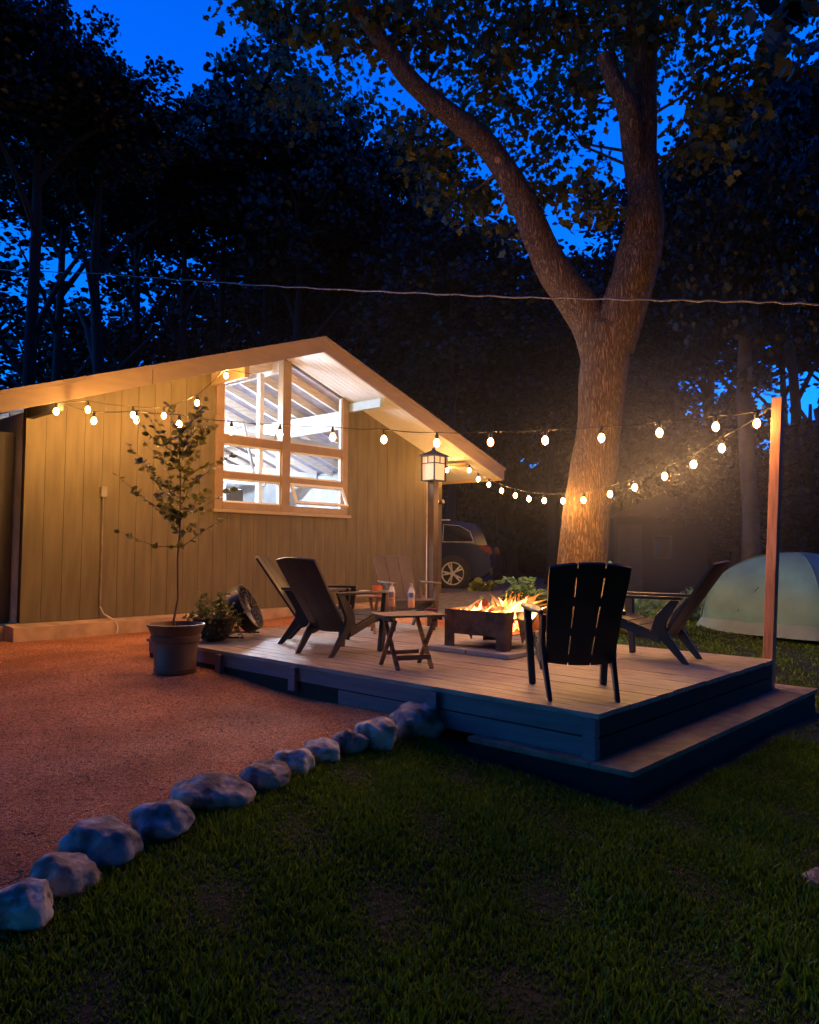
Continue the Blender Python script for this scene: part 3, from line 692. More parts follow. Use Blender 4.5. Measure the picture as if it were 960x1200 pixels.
p = onz(452, 694, .457); q = M(); q.lathe([(.035,0),(.038,.01),(.038,.09),(.028,.10),(.026,.125),(.0,.126)], c=(p.x+.03,p.y+.02,.458), seg=18); tag(q.build('tin', mat('tin_blue', (.2,.25,.3), .3, metal=.5), smooth=True), 'small grey blue tin behind the orange mug', 'tin')

# ------------------------------------------------------------------ fire pit
FX, FY, FS = 6.33, 4.62, .74
sb = thing('paver_pad', 'grey square paver pad under the fire pit', 'pavers', (FX, FY, ZD))
q = M()
for i in range(2):
    for j in range(2): q.box((-.50+i*.503,-.50+j*.503,0), (-.003+i*.503,-.003+j*.503,.045))
q.build('paver', paver, sb, bevel=.006)
fp = thing('fire_pit', 'square rusty steel fire pit with cut out feet burning on the deck', 'fire pit', (FX, FY, .047))
h = .37; a = FS/2
q = M()
# front panel (faces -X) : board with a wide low cutout
def panel(q, T):
    pts = [(-a,0,0),(-a+.20,0,0),(-a+.20,0,.10),(a-.03,0,.10),(a-.03,0,0),(a,0,0),(a,0,h),(-a,0,h)]
    # split in convex pieces
    for x0, x1, z0, z1 in ((-a,-a+.12,0,h),(-a+.12,a-.10,.13,h),(a-.10,a,0,h)): q.box((x0,-.006,z0), (x1,.006,z1), T=T)
for k, ang in enumerate((90, 270)):
    T = Matrix.Rotation(R(ang), 4, 'Z') @ Matrix.Translation((0,-a,0)); q = M(); panel(q, T); q.build('panel', steel, fp)
for k, ang in enumerate((0, 180)):
    T = Matrix.Rotation(R(ang), 4, 'Z') @ Matrix.Translation((0,-a,0)); q = M()
    P = [(-a+.008,0,0),(-a+.10,0,0),(-a+.16,0,h),(-a+.008,0,h)]; q.prism([T @ Vector(p) for p in P], T.to_3x3() @ Vector((0,.01,0))); q.build('panel', steel, fp); q = M()
    P = [(a-.008,0,0),(a-.008,0,h),(a-.16,0,h),(a-.10,0,0)]; q.prism([T @ Vector(p) for p in P], T.to_3x3() @ Vector((0,.01,0)))
    q.build('panel', steel, fp)
    q = M(); P = [(-a+.162,-.02,h),(a-.162,-.02,h),(0.02,.06,.04)]; q.prism([T @ Vector(p) for p in P], T.to_3x3() @ Vector((0,.01,0))); q.build('gusset', mat('pit_flap', (.20,.13,.09), .55, metal=.3, var=.3), fp)
q = M(); q.box((-a+.013,-a+.013,.14), (a-.013,a-.013,.15)); q.build('ash_floor', steel, fp)
q = M()
for k in range(70):
    x, y = random.uniform(-.3,.3), random.uniform(-.3,.3); r = random.uniform(.02,.04); q.lathe([(r*.5,0),(r,.5*r),(r*.9,r*1.1),(r*.3,r*1.5)], c=(x,y,.151+random.uniform(0,.10)), seg=6)
em = bpy.data.materials.new('embers'); em.use_nodes = True; n_ = em.node_tree.nodes; l_ = em.node_tree.links; pb = n_['Principled BSDF']; tn = n_.new('ShaderNodeTexNoise'); tn.inputs['Scale'].default_value = 18
tcn = n_.new('ShaderNodeTexCoord'); l_.new(tcn.outputs['Object'], tn.inputs['Vector'])
rr = n_.new('ShaderNodeValToRGB'); l_.new(tn.outputs['Fac'], rr.inputs['Fac']); rr.color_ramp.elements[0].position = .42; rr.color_ramp.elements[0].color = (0,0,0,1); rr.color_ramp.elements[1].position = .6; rr.color_ramp.elements[1].color = (1,.16,.03,1)
l_.new(rr.outputs['Color'], pb.inputs['Emission Color']); pb.inputs['Emission Strength'].default_value = 22; pb.inputs['Base Color'].default_value = (.03,.02,.02,1)
eb = q.build('embers', em, fp); eb['kind'] = 'stuff'
logm = mat('charred_log', (.10,.04,.025), .9, scale=8, bump=.8, bscale=25, col2=(.02,.012,.01), emit=(1,.12,.04), es=.25)
for k, (A, B, r) in enumerate((((-.25,.20,.30),(.05,-.22,.36),.045), ((-.10,-.25,.28),(-.02,.22,.40),.05), ((.22,.22,.27),(-.22,-.02,.44),.04), ((.28,-.1,.26),(-.15,-.15,.38),.042))):
    q = M(); A = Vector(A); B = Vector(B); q.tube([A.lerp(B, t) for t in np.linspace(0, 1, 7)], r, 10, wob=.5, seed=k); tag(q.build('firewood', logm, smooth=True), ['charred log leaning along the near edge of the fire', 'thick glowing log lying across the middle of the fire', 'slim log propped highest in the flames', 'short log at the right of the flames'][k], 'firewood', 'logs in the fire')
    o = COL.objects[-1] if False else bpy.data.objects[[o.name for o in bpy.data.objects if o.name.startswith('firewood')][-1]]
    o.location = (FX, FY, .047)
flm = bpy.data.materials.new('flame'); flm.use_nodes = True; n_ = flm.node_tree.nodes; l_ = flm.node_tree.links
e_ = n_.new('ShaderNodeEmission'); tr_ = n_.new('ShaderNodeBsdfTransparent'); ms_ = n_.new('ShaderNodeMixShader'); lw = n_.new('ShaderNodeLayerWeight'); lw.inputs['Blend'].default_value = .55
ob = n_.new('ShaderNodeTexCoord'); sx_ = n_.new('ShaderNodeSeparateXYZ'); l_.new(ob.outputs['Object'], sx_.inputs[0])
mr = n_.new('ShaderNodeMapRange'); mr.inputs['From Min'].default_value = .30; mr.inputs['From Max'].default_value = .70; l_.new(sx_.outputs['Z'], mr.inputs['Value'])
cr_ = n_.new('ShaderNodeValToRGB'); l_.new(mr.outputs['Result'], cr_.inputs['Fac'])
cr_.color_ramp.elements[0].color = (1,.50,.13,1); cr_.color_ramp.elements[1].color = (.28,.035,.008,1); e = cr_.color_ramp.elements.new(.45); e.color = (1,.27,.05,1)
l_.new(cr_.outputs['Color'], e_.inputs['Color']); e_.inputs['Strength'].default_value = FLAME_L
nzf = n_.new('ShaderNodeTexNoise'); nzf.inputs['Scale'].default_value = 14; l_.new(ob.outputs['Object'], nzf.inputs['Vector'])
ma = n_.new('ShaderNodeMath'); ma.operation = 'MULTIPLY_ADD'; ma.inputs[1].default_value = .8; l_.new(nzf.outputs['Fac'], ma.inputs[0]); l_.new(lw.outputs['Facing'], ma.inputs[2]); ma.use_clamp = True
mz = n_.new('ShaderNodeMath'); mz.operation = 'MULTIPLY_ADD'; mz.inputs[1].default_value = .5; mz.use_clamp = True; l_.new(mr.outputs['Result'], mz.inputs[0]); l_.new(ma.outputs[0], mz.inputs[2])
l_.new(mz.outputs[0], ms_.inputs['Fac']); l_.new(e_.outputs[0], ms_.inputs[1]); l_.new(tr_.outputs[0], ms_.inputs[2]); l_.new(ms_.outputs[0], n_['Material Output'].inputs['Surface'])
q = M()
for k in range(46):
    # main blaze on the right hand side (towards -Y), a low one at the left
    if k < 30: bx, by, hh, rr_ = random.gauss(-.0,.10), random.gauss(-.14,.09), random.uniform(.12,.27), random.uniform(.035,.07)
    else: bx, by, hh, rr_ = random.gauss(-.18,.06), random.uniform(.0,.30), random.uniform(.07,.15), random.uniform(.03,.05)
    if k == 33: bx, by, hh, rr_ = -.15,.12,.22,.035
    n = 9; pts = []; rad = []; ph = random.uniform(0, 6); lx, ly = random.gauss(.02,.08), random.gauss(-.10,.10)
    for i in range(n):
        t = i/(n-1); pts.append((bx+lx*t*t+.018*math.sin(ph+t*7)*t, by+ly*t*t+.018*math.cos(ph+t*6)*t, .28+hh*t)); rad.append(rr_*max(.03, (math.sin(math.pi*(t**.6)*.93+.22))**1.0)*(1-t*.4))
    q.tube(pts, [r_*.75 for r_ in rad], 10)
fo = q.build('flames', flm, smooth=True); fo.location = (FX, FY, .047); tag(fo, 'yellow orange flames rising from the steel fire pit', 'fire')
flo_m = flm.copy(); flo_m.name = 'outer_flame'
for nd in flo_m.node_tree.nodes:
    if nd.type == 'EMISSION': nd.inputs['Strength'].default_value = 2.2
    if nd.type == 'LAYER_WEIGHT': nd.inputs['Blend'].default_value = .75
q = M()
for k in range(40):
    if k < 30: bx, by, hh, rr_ = random.gauss(.0,.11), random.gauss(-.17,.10), random.uniform(.12,.30), random.uniform(.05,.10)
    else: bx, by, hh, rr_ = random.gauss(-.15,.07), random.uniform(.0,.28), random.uniform(.10,.20), random.uniform(.04,.06)
    n = 9; pts = []; rad = []; ph = random.uniform(0, 6); lx, ly = random.gauss(.03,.10), random.gauss(-.14,.12)
    for i in range(n):
        t = i/(n-1); pts.append((bx+lx*t*t+.02*math.sin(ph+t*7)*t, by+ly*t*t+.02*math.cos(ph+t*6)*t, .28+hh*t)); rad.append(rr_*max(.03, math.sin(math.pi*(t**.6)*.93+.22))*(1-t*.4))
    q.tube(pts, rad, 12)
q.build('outer_flames', flo_m, fo, smooth=True)
fl = bpy.data.lights.new('fire_light', 'POINT'); fl.energy = 24; fl.color = (1,.36,.10); fl.shadow_soft_size = .16
flo = bpy.data.objects.new('fire_light', fl); COL.objects.link(flo); flo.location = (FX-.02, FY-.05, .62)
q = M()
for k in range(40):
    x, y, z = FX+random.gauss(.04,.10), FY+random.gauss(-.20,.11), .45+abs(random.gauss(.05,.10)); s_ = random.uniform(.001,.0025)
    q.lathe([(s_*.2,-s_),(s_,0),(s_*.2,s_)], c=(x,y,z), seg=4)
tag(q.build('sparks', emis('spark', (1,.25,.05), 12)), 'tiny orange sparks flying above the fire', 'sparks', kind='stuff')

# ------------------------------------------------------------------ string lights
STR = []
def string_light(label, A, B, pix, start, end, extra_sag=0.0, drop=.115, bulbs3d=None):
    s_ = thing('string_light', label, 'string lights', start, 0, 'string lights')
    P = bulbs3d or [onplane(x, y, A, B) for x, y in pix]
    cab = [Vector(start)]
    for p_ in P: cab.append(p_+Vector((0,0,drop)))
    cab.append(Vector(end))
    pts = []
    for i in range(len(cab)-1):
        for k in range(6):
            t = k/6; v = cab[i].lerp(cab[i+1], t); v.z -= .014*math.sin(math.pi*t)*((cab[i+1]-cab[i]).length/.6); pts.append(v)
    pts.append(cab[-1])
    q = M(); q.tube(pts, .0055, 6); q.build('cable', wirem, s_, True, smooth=True)
    for i, p_ in enumerate(P):
        if i == 0 and not STR:
            q = M(); q.lathe([(.013,.040),(.026,.030),(.034,.012),(.036,-.006),(.031,-.026),(.016,-.042),(.004,-.048)], seg=14)
            b = q.build('bulb', bulbm, s_, smooth=True); STR.append(b)
            q = M(); q.lathe([(.015,.040),(.021,.044),(.021,.085),(.014,.095),(.008,.118)], seg=12); q.build('socket', wirem, b)
        else:
            b = STR[0].copy(); COL.objects.link(b); b.parent = s_
            sk = STR[0].children[0].copy(); COL.objects.link(sk); sk.parent = b
        b.location = p_-Vector(start)
    return s_
PT = Vector((7.77, 2.42, 2.42)); LB = Vector((4.0, 9.60, 2.80)); MB_ = Vector((6.85, 9.64, 3.70)); RB = Vector((12.42, 10.45, 2.62))
PTb = PT+Vector((0,0,-.02))
string_light('upper string of warm bulbs from the cedar post past the tree to the garage', PT, LB,
  [(887,496),(839,500),(773,507),(705,513),(639,516),(575,518),(512,519),(450,515),(390,512),(328,508.5),(271,505),(210,497),(160,492),(110,493)], PT, LB)
string_light('short string of warm bulbs along the left gable wall below the fascia', LB, MB_, [(66,482),(103,480),(156,486),(192,487),(231,472),(265,440)], LB+Vector((-.05,.01,.05)), MB_)
string_light('lower sagging string of warm bulbs from the garage eave to the cedar post', RB, PT,
  [(524,551),(550,551),(560.5,561.5),(573,568),(588,575),(604,580.5),(620,584.5),(638,586.5),(660,587),(684,586),(715,579),(744,571),(779,558),(813,544),(846,525)], RB+Vector((.0,.02,.1)), PTb)

# ------------------------------------------------------------------ lantern post
lp = thing('lantern_post', 'square brown lantern on a slim post behind the taupe chair', 'lantern', (8.78, 7.60, H(8.78,7.60)))
zl = 2.08-H(8.78,7.60)
q = M(); q.box((-.058,-.058,0), (.058,.058,zl)); q.build('post', mat('bronze_post', (.07,.045,.03), .5, metal=.4), lp, bevel=.006)
q = M(); q.box((-.074,.061,.0), (-.06,.073,zl));  q.build('strip', mat('post_edge', (.6,.5,.4), .4), lp)
lh = thing('x', 'x', 'x'); bpy.data.objects.remove(lh)
q = M(); q.lathe([(.235,.365),(.235,.38),(.05,.455),(.03,.47),(.02,.50)], c=(0,0,zl), seg=4, T=Matrix.Rotation(R(45),4,'Z')); lr = q.build('lantern_roof', blackm, lp)
q = M()
for sx in (-1,1):
    for sy in (-1,1): q.box((sx*.13-.009,sy*.13-.009,zl), (sx*.13+.009,sy*.13+.009,zl+.364))
q.box((-.14,-.14,zl-.012), (.14,.14,zl+.0))
for sx in (-1,1):
    q.box((sx*.132-.006,-.12,zl+.25), (sx*.132+.006,.12,zl+.264)); q.box((-.12,sx*.132-.006,zl+.25), (.12,sx*.132+.006,zl+.264))
    q.box((sx*.132-.005,-.006,zl+.265), (sx*.132+.005,.006,zl+.364)); q.box((-.006,sx*.132-.005,zl+.265), (.006,sx*.132+.005,zl+.364))
q.build('lantern_cage', blackm, lp)
q = M(); q.box((-.118,-.118,zl+.004), (.118,.118,zl+.360)); q.build('shade', mat('lantern_shade', (.75,.58,.42), .4, emit=(1,.60,.34), es=.42, var=.05), lp)

# ------------------------------------------------------------------ pots and plants
def leaf_cloud(centers, dirs, size, seed, aspect=.45, jitter=.35, shape=6):
    r_ = np.random.default_rng(seed); c = np.asarray(centers, float); n = len(c)
    d_ = np.asarray(dirs, float); d_ = d_+r_.normal(0, jitter, (n,3)); d_ /= np.linalg.norm(d_, axis=1)[:, None]
    u = r_.normal(0, 1, (n,3)); u -= (u*d_).sum(1)[:, None]*d_; u /= np.linalg.norm(u, axis=1)[:, None]
    nn = np.cross(d_, u)
    s_ = size*r_.uniform(.6, 1.25, n)[:, None]
    if shape == 6: prof = [(0,0,0),(.3,.42,.06),(.7,.34,.05),(1,0,-.05),(.7,-.34,.05),(.3,-.42,.06)]
    else: prof = [(0,0,0),(.18,.30,.04),(.36,.20,.0),(.5,.5,.08),(.68,.26,0),(1,0,-.1),(.68,-.26,0),(.5,-.5,.08),(.36,-.20,.0),(.18,-.30,.04)]
    V = [c+d_*s_*a+u*s_*b*(aspect/.42)+nn*s_*e_ for a, b, e_ in prof]
    V = np.stack(V, 1).reshape(-1, 3); k = len(prof)
    return V, k
def leaves(name, centers, dirs, size, seed, m, parent, aspect=.45, jitter=.35, shape=6):
    V, k = leaf_cloud(centers, dirs, size, seed, aspect, jitter, shape)
    return fastmesh(name, V, k, np.arange(len(V)), m, parent)
pt = thing('potted_tree', 'slender young tree in a round brown pot beside the deck', 'potted tree', (3.98, 6.78, H(3.98,6.78)+.01))
q = M(); q.lathe([(.185,0),(.20,.01),(.205,.05),(.198,.06),(.215,.30),(.235,.31),(.245,.36),(.232,.37),(.262,.44),(.275,.455),(.278,.475),(.262,.478),(.25,.45),(.238,.40)], seg=36); q.build('pot', potm, pt, smooth=True)
q = M(); q.lathe([(.236,.38),(.2,.405),(.05,.42)], seg=24); q.build('soil', soil, pt)
q = M(); stem = [(0,0,.40),(-.02,.015,.5),(.008,-.01,.72),(.0,0,1.1),(.015,-.015,1.5),(.01,0,1.9),(-.01,.01,2.3),(-.02,.02,2.62)]
q.tube(stem, [.014,.012,.010,.010,.009,.007,.005,.002], 8)
br = []
def branch(z0, ang, L, rise, r0=.005):
    x0, y0 = np.interp(z0, [s[2] for s in stem], [s[0] for s in stem]), np.interp(z0, [s[2] for s in stem], [s[1] for s in stem])
    pts = []
    for i in range(7):
        t = i/6; pts.append((x0+math.cos(ang)*L*t, y0+math.sin(ang)*L*t, z0+rise*(t**1.3)+.02*math.sin(t*5+ang)))
    q.tube(pts, [r0*(1-.75*i/6) for i in range(7)], 5); br.append(pts)
ca = math.atan2(-CR[0][0]*0-.7343, .6775)   # camera right direction on the ground
rt = math.atan2(CR[1][0], CR[0][0])
branch(1.22, rt+math.pi+.25, .56, .14); branch(1.24, rt-.25, .52, .30)
branch(1.30, rt+.9, .3, .3); branch(1.35, rt+2.2, .35, .3)
for k in range(34):
    z0 = random.uniform(1.45, 2.40); ang = rt+(0 if k % 2 else math.pi)+random.uniform(-1.1,1.1) ; L = random.uniform(.20,.58)*(1.25-.42*(z0-1.35)); branch(z0, ang, L, random.uniform(.22,.42))
q.build('stem', mat('stem_bark', (.12,.06,.04), .7), pt, smooth=True)
C_, D_ = [], []
for pts in br+[stem[4:]]:
    P = [Vector(p) for p in pts]
    for i in range(1, len(P)):
        for k in range(3):
            t = random.random(); b = P[i-1].lerp(P[i], t); a = random.uniform(0, 6.28); dr = (P[i]-P[i-1]).normalized()*.4+Vector((math.cos(a), math.sin(a), random.uniform(-.5,.3)))
            C_.append(b); D_.append(dr)
leaves('foliage', C_, D_, .068, 3, leafP, pt, aspect=.34)

pp = thing('potted_plant', 'dark basket overflowing with leafy green herbs beside the floor fan', 'potted plant', (4.72, 7.25, ZD))
q = M(); q.lathe([(.10,0),(.16,.04),(.21,.14),(.235,.25),(.225,.25),(.19,.20),(.02,.20)], seg=24); q.build('pot', mat('basket', (.05,.035,.02), .8, bump=.8, bscale=40), pp, smooth=True)
C_, D_ = [], []
for k in range(420):
    a = random.uniform(0, 6.28); r_ = abs(random.gauss(.13,.09)); z = .24+abs(random.gauss(0,.09))*(1.2-r_*2)
    if random.random() < .45: r_ = random.uniform(.2,.28); z = random.uniform(.05,.27)
    C_.append((math.cos(a)*r_, math.sin(a)*r_, z)); D_.append((math.cos(a), math.sin(a), random.uniform(-.6,.8)))
for k in range(5):
    a = rt+math.pi*(k % 2)+random.uniform(-.8,.8); r_ = random.uniform(.03,.15)
    for j in range(34): t = random.random(); C_.append((math.cos(a)*r_*(1+t*.6)+random.gauss(0,.025), math.sin(a)*r_*(1+t*.6)+random.gauss(0,.025), .25+.27*t)); D_.append((random.gauss(0,1), random.gauss(0,1), .6))
leaves('foliage', C_, D_, .045, 5, leafP, pp, aspect=.4)

def fern(name, label, cat, loc, n=26, L=.6, rise=.55, m=leafN, spread=6.28, a0=0, pin=13, group=None):
    f_ = thing(name, label, cat, loc, 0, group); C_, D_ = [], []; q = M()
    for k in range(n):
        a = a0+random.uniform(-spread/2, spread/2); l = L*random.uniform(.6,1); pts = []
        for i in range(pin+1):
            t = i/pin; p_ = Vector((math.cos(a)*l*t*.8, math.sin(a)*l*t*.8, rise*l/L*math.sin(min(1.9, t*2.1))*1.0)); pts.append(p_)
        q.tube(pts[::3]+[pts[-1]], .003, 4)
        for i in range(1, pin+1):
            tng = (pts[i]-pts[i-1]).normalized(); sd = Vector((-math.sin(a), math.cos(a), 0))
            for s_ in (-1, 1):
                for h_ in (0, .5):
                    C_.append(pts[i-1].lerp(pts[i], h_)); D_.append(sd*s_+tng*.5)
    q.build('stalk', mat('stalk', (.08,.12,.04), .6), f_)
    leaves('fronds', C_, D_, .11, int(loc[0]*10), m, f_, aspect=.26, jitter=.12); return f_
p = atdist(624, 735, 9.9); fern('fern', 'arching green fern at the foot of the big tree, left side', 'fern', (p.x, p.y, H(p.x,p.y)), n=36, L=.62, rise=.92)
def hosta(label, px, py, r_, n, group='hostas behind the deck'):
    p = onz(px, py, -.25); f_ = thing('hosta', label, 'hosta', (p.x, p.y, H(p.x,p.y)), 0, group); C_, D_ = [], []
    for k in range(n):
        a = random.uniform(0, 6.28); rr_ = r_*random.random()**.5*.6; C_.append((math.cos(a)*rr_, math.sin(a)*rr_, .04+.16*random.random())); D_.append((math.cos(a), math.sin(a), .35))
    q = M()
    for k in range(10): q.tube([(0,0,0), (C_[k][0]*.5, C_[k][1]*.5, C_[k][2]*.8), C_[k]], .004, 5)
    q.build('stalk', mat('stalk', (.08,.12,.04), .6), f_)
    leaves('foliage', C_, D_, .16, int(px), leafH, f_, aspect=.5, jitter=.25, shape=6)
hosta('yellow green hosta just behind the deck edge left of the reclining chair', 745, 744, .30, 60)
hosta('yellow green hosta showing under the arm of the foreground chair', 637, 728, .28, 60)
hosta('low yellow green hosta behind the fire pit', 566, 712, .30, 60)
hosta('small hosta left of the fire pit behind the table', 445, 742, .2, 40)
hosta('low pale hosta between foreground chair and tent', 775, 742, .26, 50)
def shrub(label, px, py, dist, hgt_, r_, n, ls, m=leafN, group=None):
    p = atdist(px, py, dist); f_ = thing('shrub', label, 'shrub', (p.x, p.y, H(p.x,p.y)), 0, group); C_, D_ = [], []; q = M()
    for k in range(8):
        a = random.uniform(0, 6.28); tip = (math.cos(a)*r_*.7, math.sin(a)*r_*.7, hgt_*random.uniform(.7,1)); q.tube([(0,0,0), (tip[0]*.3, tip[1]*.3, tip[2]*.5), tip], [.012,.008,.003], 5)
        for j in range(n//8): t = random.uniform(.25,1); C_.append((tip[0]*t+random.gauss(0,r_*.2), tip[1]*t+random.gauss(0,r_*.2), tip[2]*t+random.gauss(0,.05))); D_.append((random.gauss(0,1), random.gauss(0,1), random.gauss(.2,.6)))
    q.build('stem', mat('stem_bark', (.12,.06,.04), .7), f_); leaves('foliage', C_, D_, ls, int(px+n), m, f_)
shrub('thin leafy shrub to the right of the big trunk', 716, 690, 10.4, 1.15, .16, 90, .09)
shrub('low dark shrub behind the reclining chair', 752, 700, 13.0, .5, .6, 500, .09, leafN, 'low shrubs behind the deck')
shrub('low dark shrub farther behind the deck near the tent', 790, 700, 15.0, .5, .8, 500, .10, leafN, 'low shrubs behind the deck')
shrub('low green shrub behind the fire at the gravel edge', 590, 706, 12.0, .38, .4, 300, .09, leafN, 'low shrubs behind the deck')

# ------------------------------------------------------------------ floor fan
fa = thing('floor_fan', 'round black floor fan tilted back on its tube stand near the garage', 'fan', (5.24, 7.38, ZD), R(-53))
TF = Matrix.Translation((-.02,0,.31)) @ Matrix.Rotation(R(62), 4, 'Y')
q = M(); ring = []
r0 = .27
q.lathe([(r0,-.07),(r0+.012,-.07),(r0+.012,.07),(r0,.07),(r0-.006,.06),(r0-.006,-.06),(r0,-.07)], seg=40, T=TF)
q.f = [f_ for f_ in q.f if len(f_) == 4]; q.build('drum', blackm, fa, smooth=True)
for z in (-.075, .075):
    q = M()
    for rr_ in (.05,.10,.15,.20,.25,.272): q.tube([TF @ Vector((rr_*math.cos(a), rr_*math.sin(a), z)) for a in np.linspace(0, 2*math.pi, 33)], .0028, 5, cap=False)
    for a in np.linspace(0, 2*math.pi, 13)[:-1]: q.tube([TF @ Vector((.04*math.cos(a), .04*math.sin(a), z)), TF @ Vector((.272*math.cos(a), .272*math.sin(a), z))], .0028, 5)
    q.build('grille', mat('grille_metal', (.16,.15,.14), .35, metal=.8), fa)
q = M()
for k in range(3):
    a = k*2.094; pts = [(.05,-.04,-.02),(.24,-.10,-.03),(.25,.06,.02),(.05,.04,.02)]
    Rz = Matrix.Rotation(a, 4, 'Z'); q.prism([TF @ (Rz @ Vector(p_)) for p_ in pts], (TF.to_3x3() @ Vector((0,0,.004))))
q.lathe([(.05,-.05),(.055,.0),(.045,.05)], seg=16, T=TF); q.build('blades', mat('fan_blade', (.35,.30,.22), .3, metal=.7), fa)
q = M(); q.tube([(-.02,.30,.31),(.0,.30,.10),(.06,.30,.012),(-.22,.28,.012),(-.22,-.28,.012),(.06,-.30,.012),(.0,-.30,.10),(-.02,-.30,.31)], .011, 8); q.build('stand', blackm, fa, smooth=True)

# ------------------------------------------------------------------ border rocks and split log
def rock(label, px, py, wpx, hpx, m, seed, zoff=0, dep=.9):
    # px,py: middle of the rock's base in the photograph
    lo = -.42
    for _ in range(6): p = onz(px, py, lo); lo = H(p.x, p.y)
    p = onz(px, py, lo); dist = (CR.transposed() @ (p-EYE)).z*-1
    wd = wpx/890*dist*.92; ht = hpx/890*dist*.70
    q = M(); ns, nr = 56, 32
    for i in range(nr+1):
        th_ = math.pi*i/nr
        for k in range(ns):
            ph = 2*math.pi*k/ns; v = Vector((math.sin(th_)*math.cos(ph), math.sin(th_)*math.sin(ph), math.cos(th_)))
            sv = Vector((math.copysign(abs(v.x)**.92, v.x), math.copysign(abs(v.y)**.92, v.y), math.copysign(abs(v.z)**.88, v.z)))
            f_ = 1+.30*noise.noise(v*1.1+Vector((seed*3.1,0,0)))+.10*noise.noise(v*2.6+Vector((seed,5,0)))+.03*noise.noise(v*7+Vector((0,seed,0)))+.012*noise.noise(v*19)
            q.v.append((sv.x*f_*wd*.5, sv.y*f_*wd*.5*dep, sv.z*f_*ht*.60+ht*.33))
    for i in range(nr):
        for k in range(ns): q.f.append((i*ns+k, (i+1)*ns+k, (i+1)*ns+(k+1) % ns, i*ns+(k+1) % ns))
    o = q.build('border_rock', m, smooth=True); o.location = (p.x+.08*math.cos(rt+1.57), p.y+.08*math.sin(rt+1.57), lo+zoff); o.rotation_euler = (random.uniform(-.1,.1), random.uniform(-.12,.12), rt+random.uniform(-.2,.2))
    tag(o, label, 'rock', 'border rocks between gravel and lawn')
RK = [('rounded rock cut by the left frame edge, nearest in the row', 15,1092,76,70,rockm2,1), ('low dark rock, second from the left edge in the row', 64,1048,82,52,rockm,2),
 ('long pale blue rock, third from the left edge in the row', 112,1012,98,62,rockm3,3), ('upright dark blue rock left of the flat brown one', 184,984,76,56,rockm3,4),
 ('wide flat topped brown rock in the middle of the row', 244,948,98,48,rockm,5), ('brownish rock right of the wide flat topped one', 307,927,66,42,rockm,6),
 ('small pointed pale rock in the row', 341,908,52,42,rockm2,7), ('small low pale rock between pointed and dark rock', 374,893,48,32,rockm2,8),
 ('small dark rock left of the bright round boulder', 409,884,46,38,rockm,9), ('bright round whitish boulder near the deck', 439,878,54,50,rockm2,10),
 ('largest grey boulder at the deck corner trim', 488,866,72,58,rockm,11)]
for r_ in RK: rock(*r_)
ps = onz(536, 856, -.42); lg = thing('split_log', 'split orange brown firewood log beside the last boulder under the deck', 'log', (ps.x-.02, ps.y, H(ps.x,ps.y)+.02), rt+.5)
q = M(); q.prism([(-.09,-.05,0),(-.09,.06,.01),(-.09,.0,.10)], (.2,0,.03)); q.build('wood', mat('split_wood', (.62,.38,.16), .7, var=.35, stretch=(1,8,8)), lg)
q = M(); q.prism([(-.06,-.10,.0),(-.06,-.04,.0),(-.06,-.06,.13)], (.17,.05,.06)); q.build('bark_piece', barkm, lg)
ps = onz(964, 1062, -.58); q = M(); q.prism([(-.06,-.06,0),(.10,-.09,0),(.14,.06,0),(.0,.09,0),(-.07,.04,0)], (0,0,.022)); o = q.build('stepping_stone', rockm, bevel=.01); o.location = (ps.x, ps.y, H(ps.x,ps.y)+.005); tag(o, 'flat pale stone in the grass at the right frame edge', 'stone')

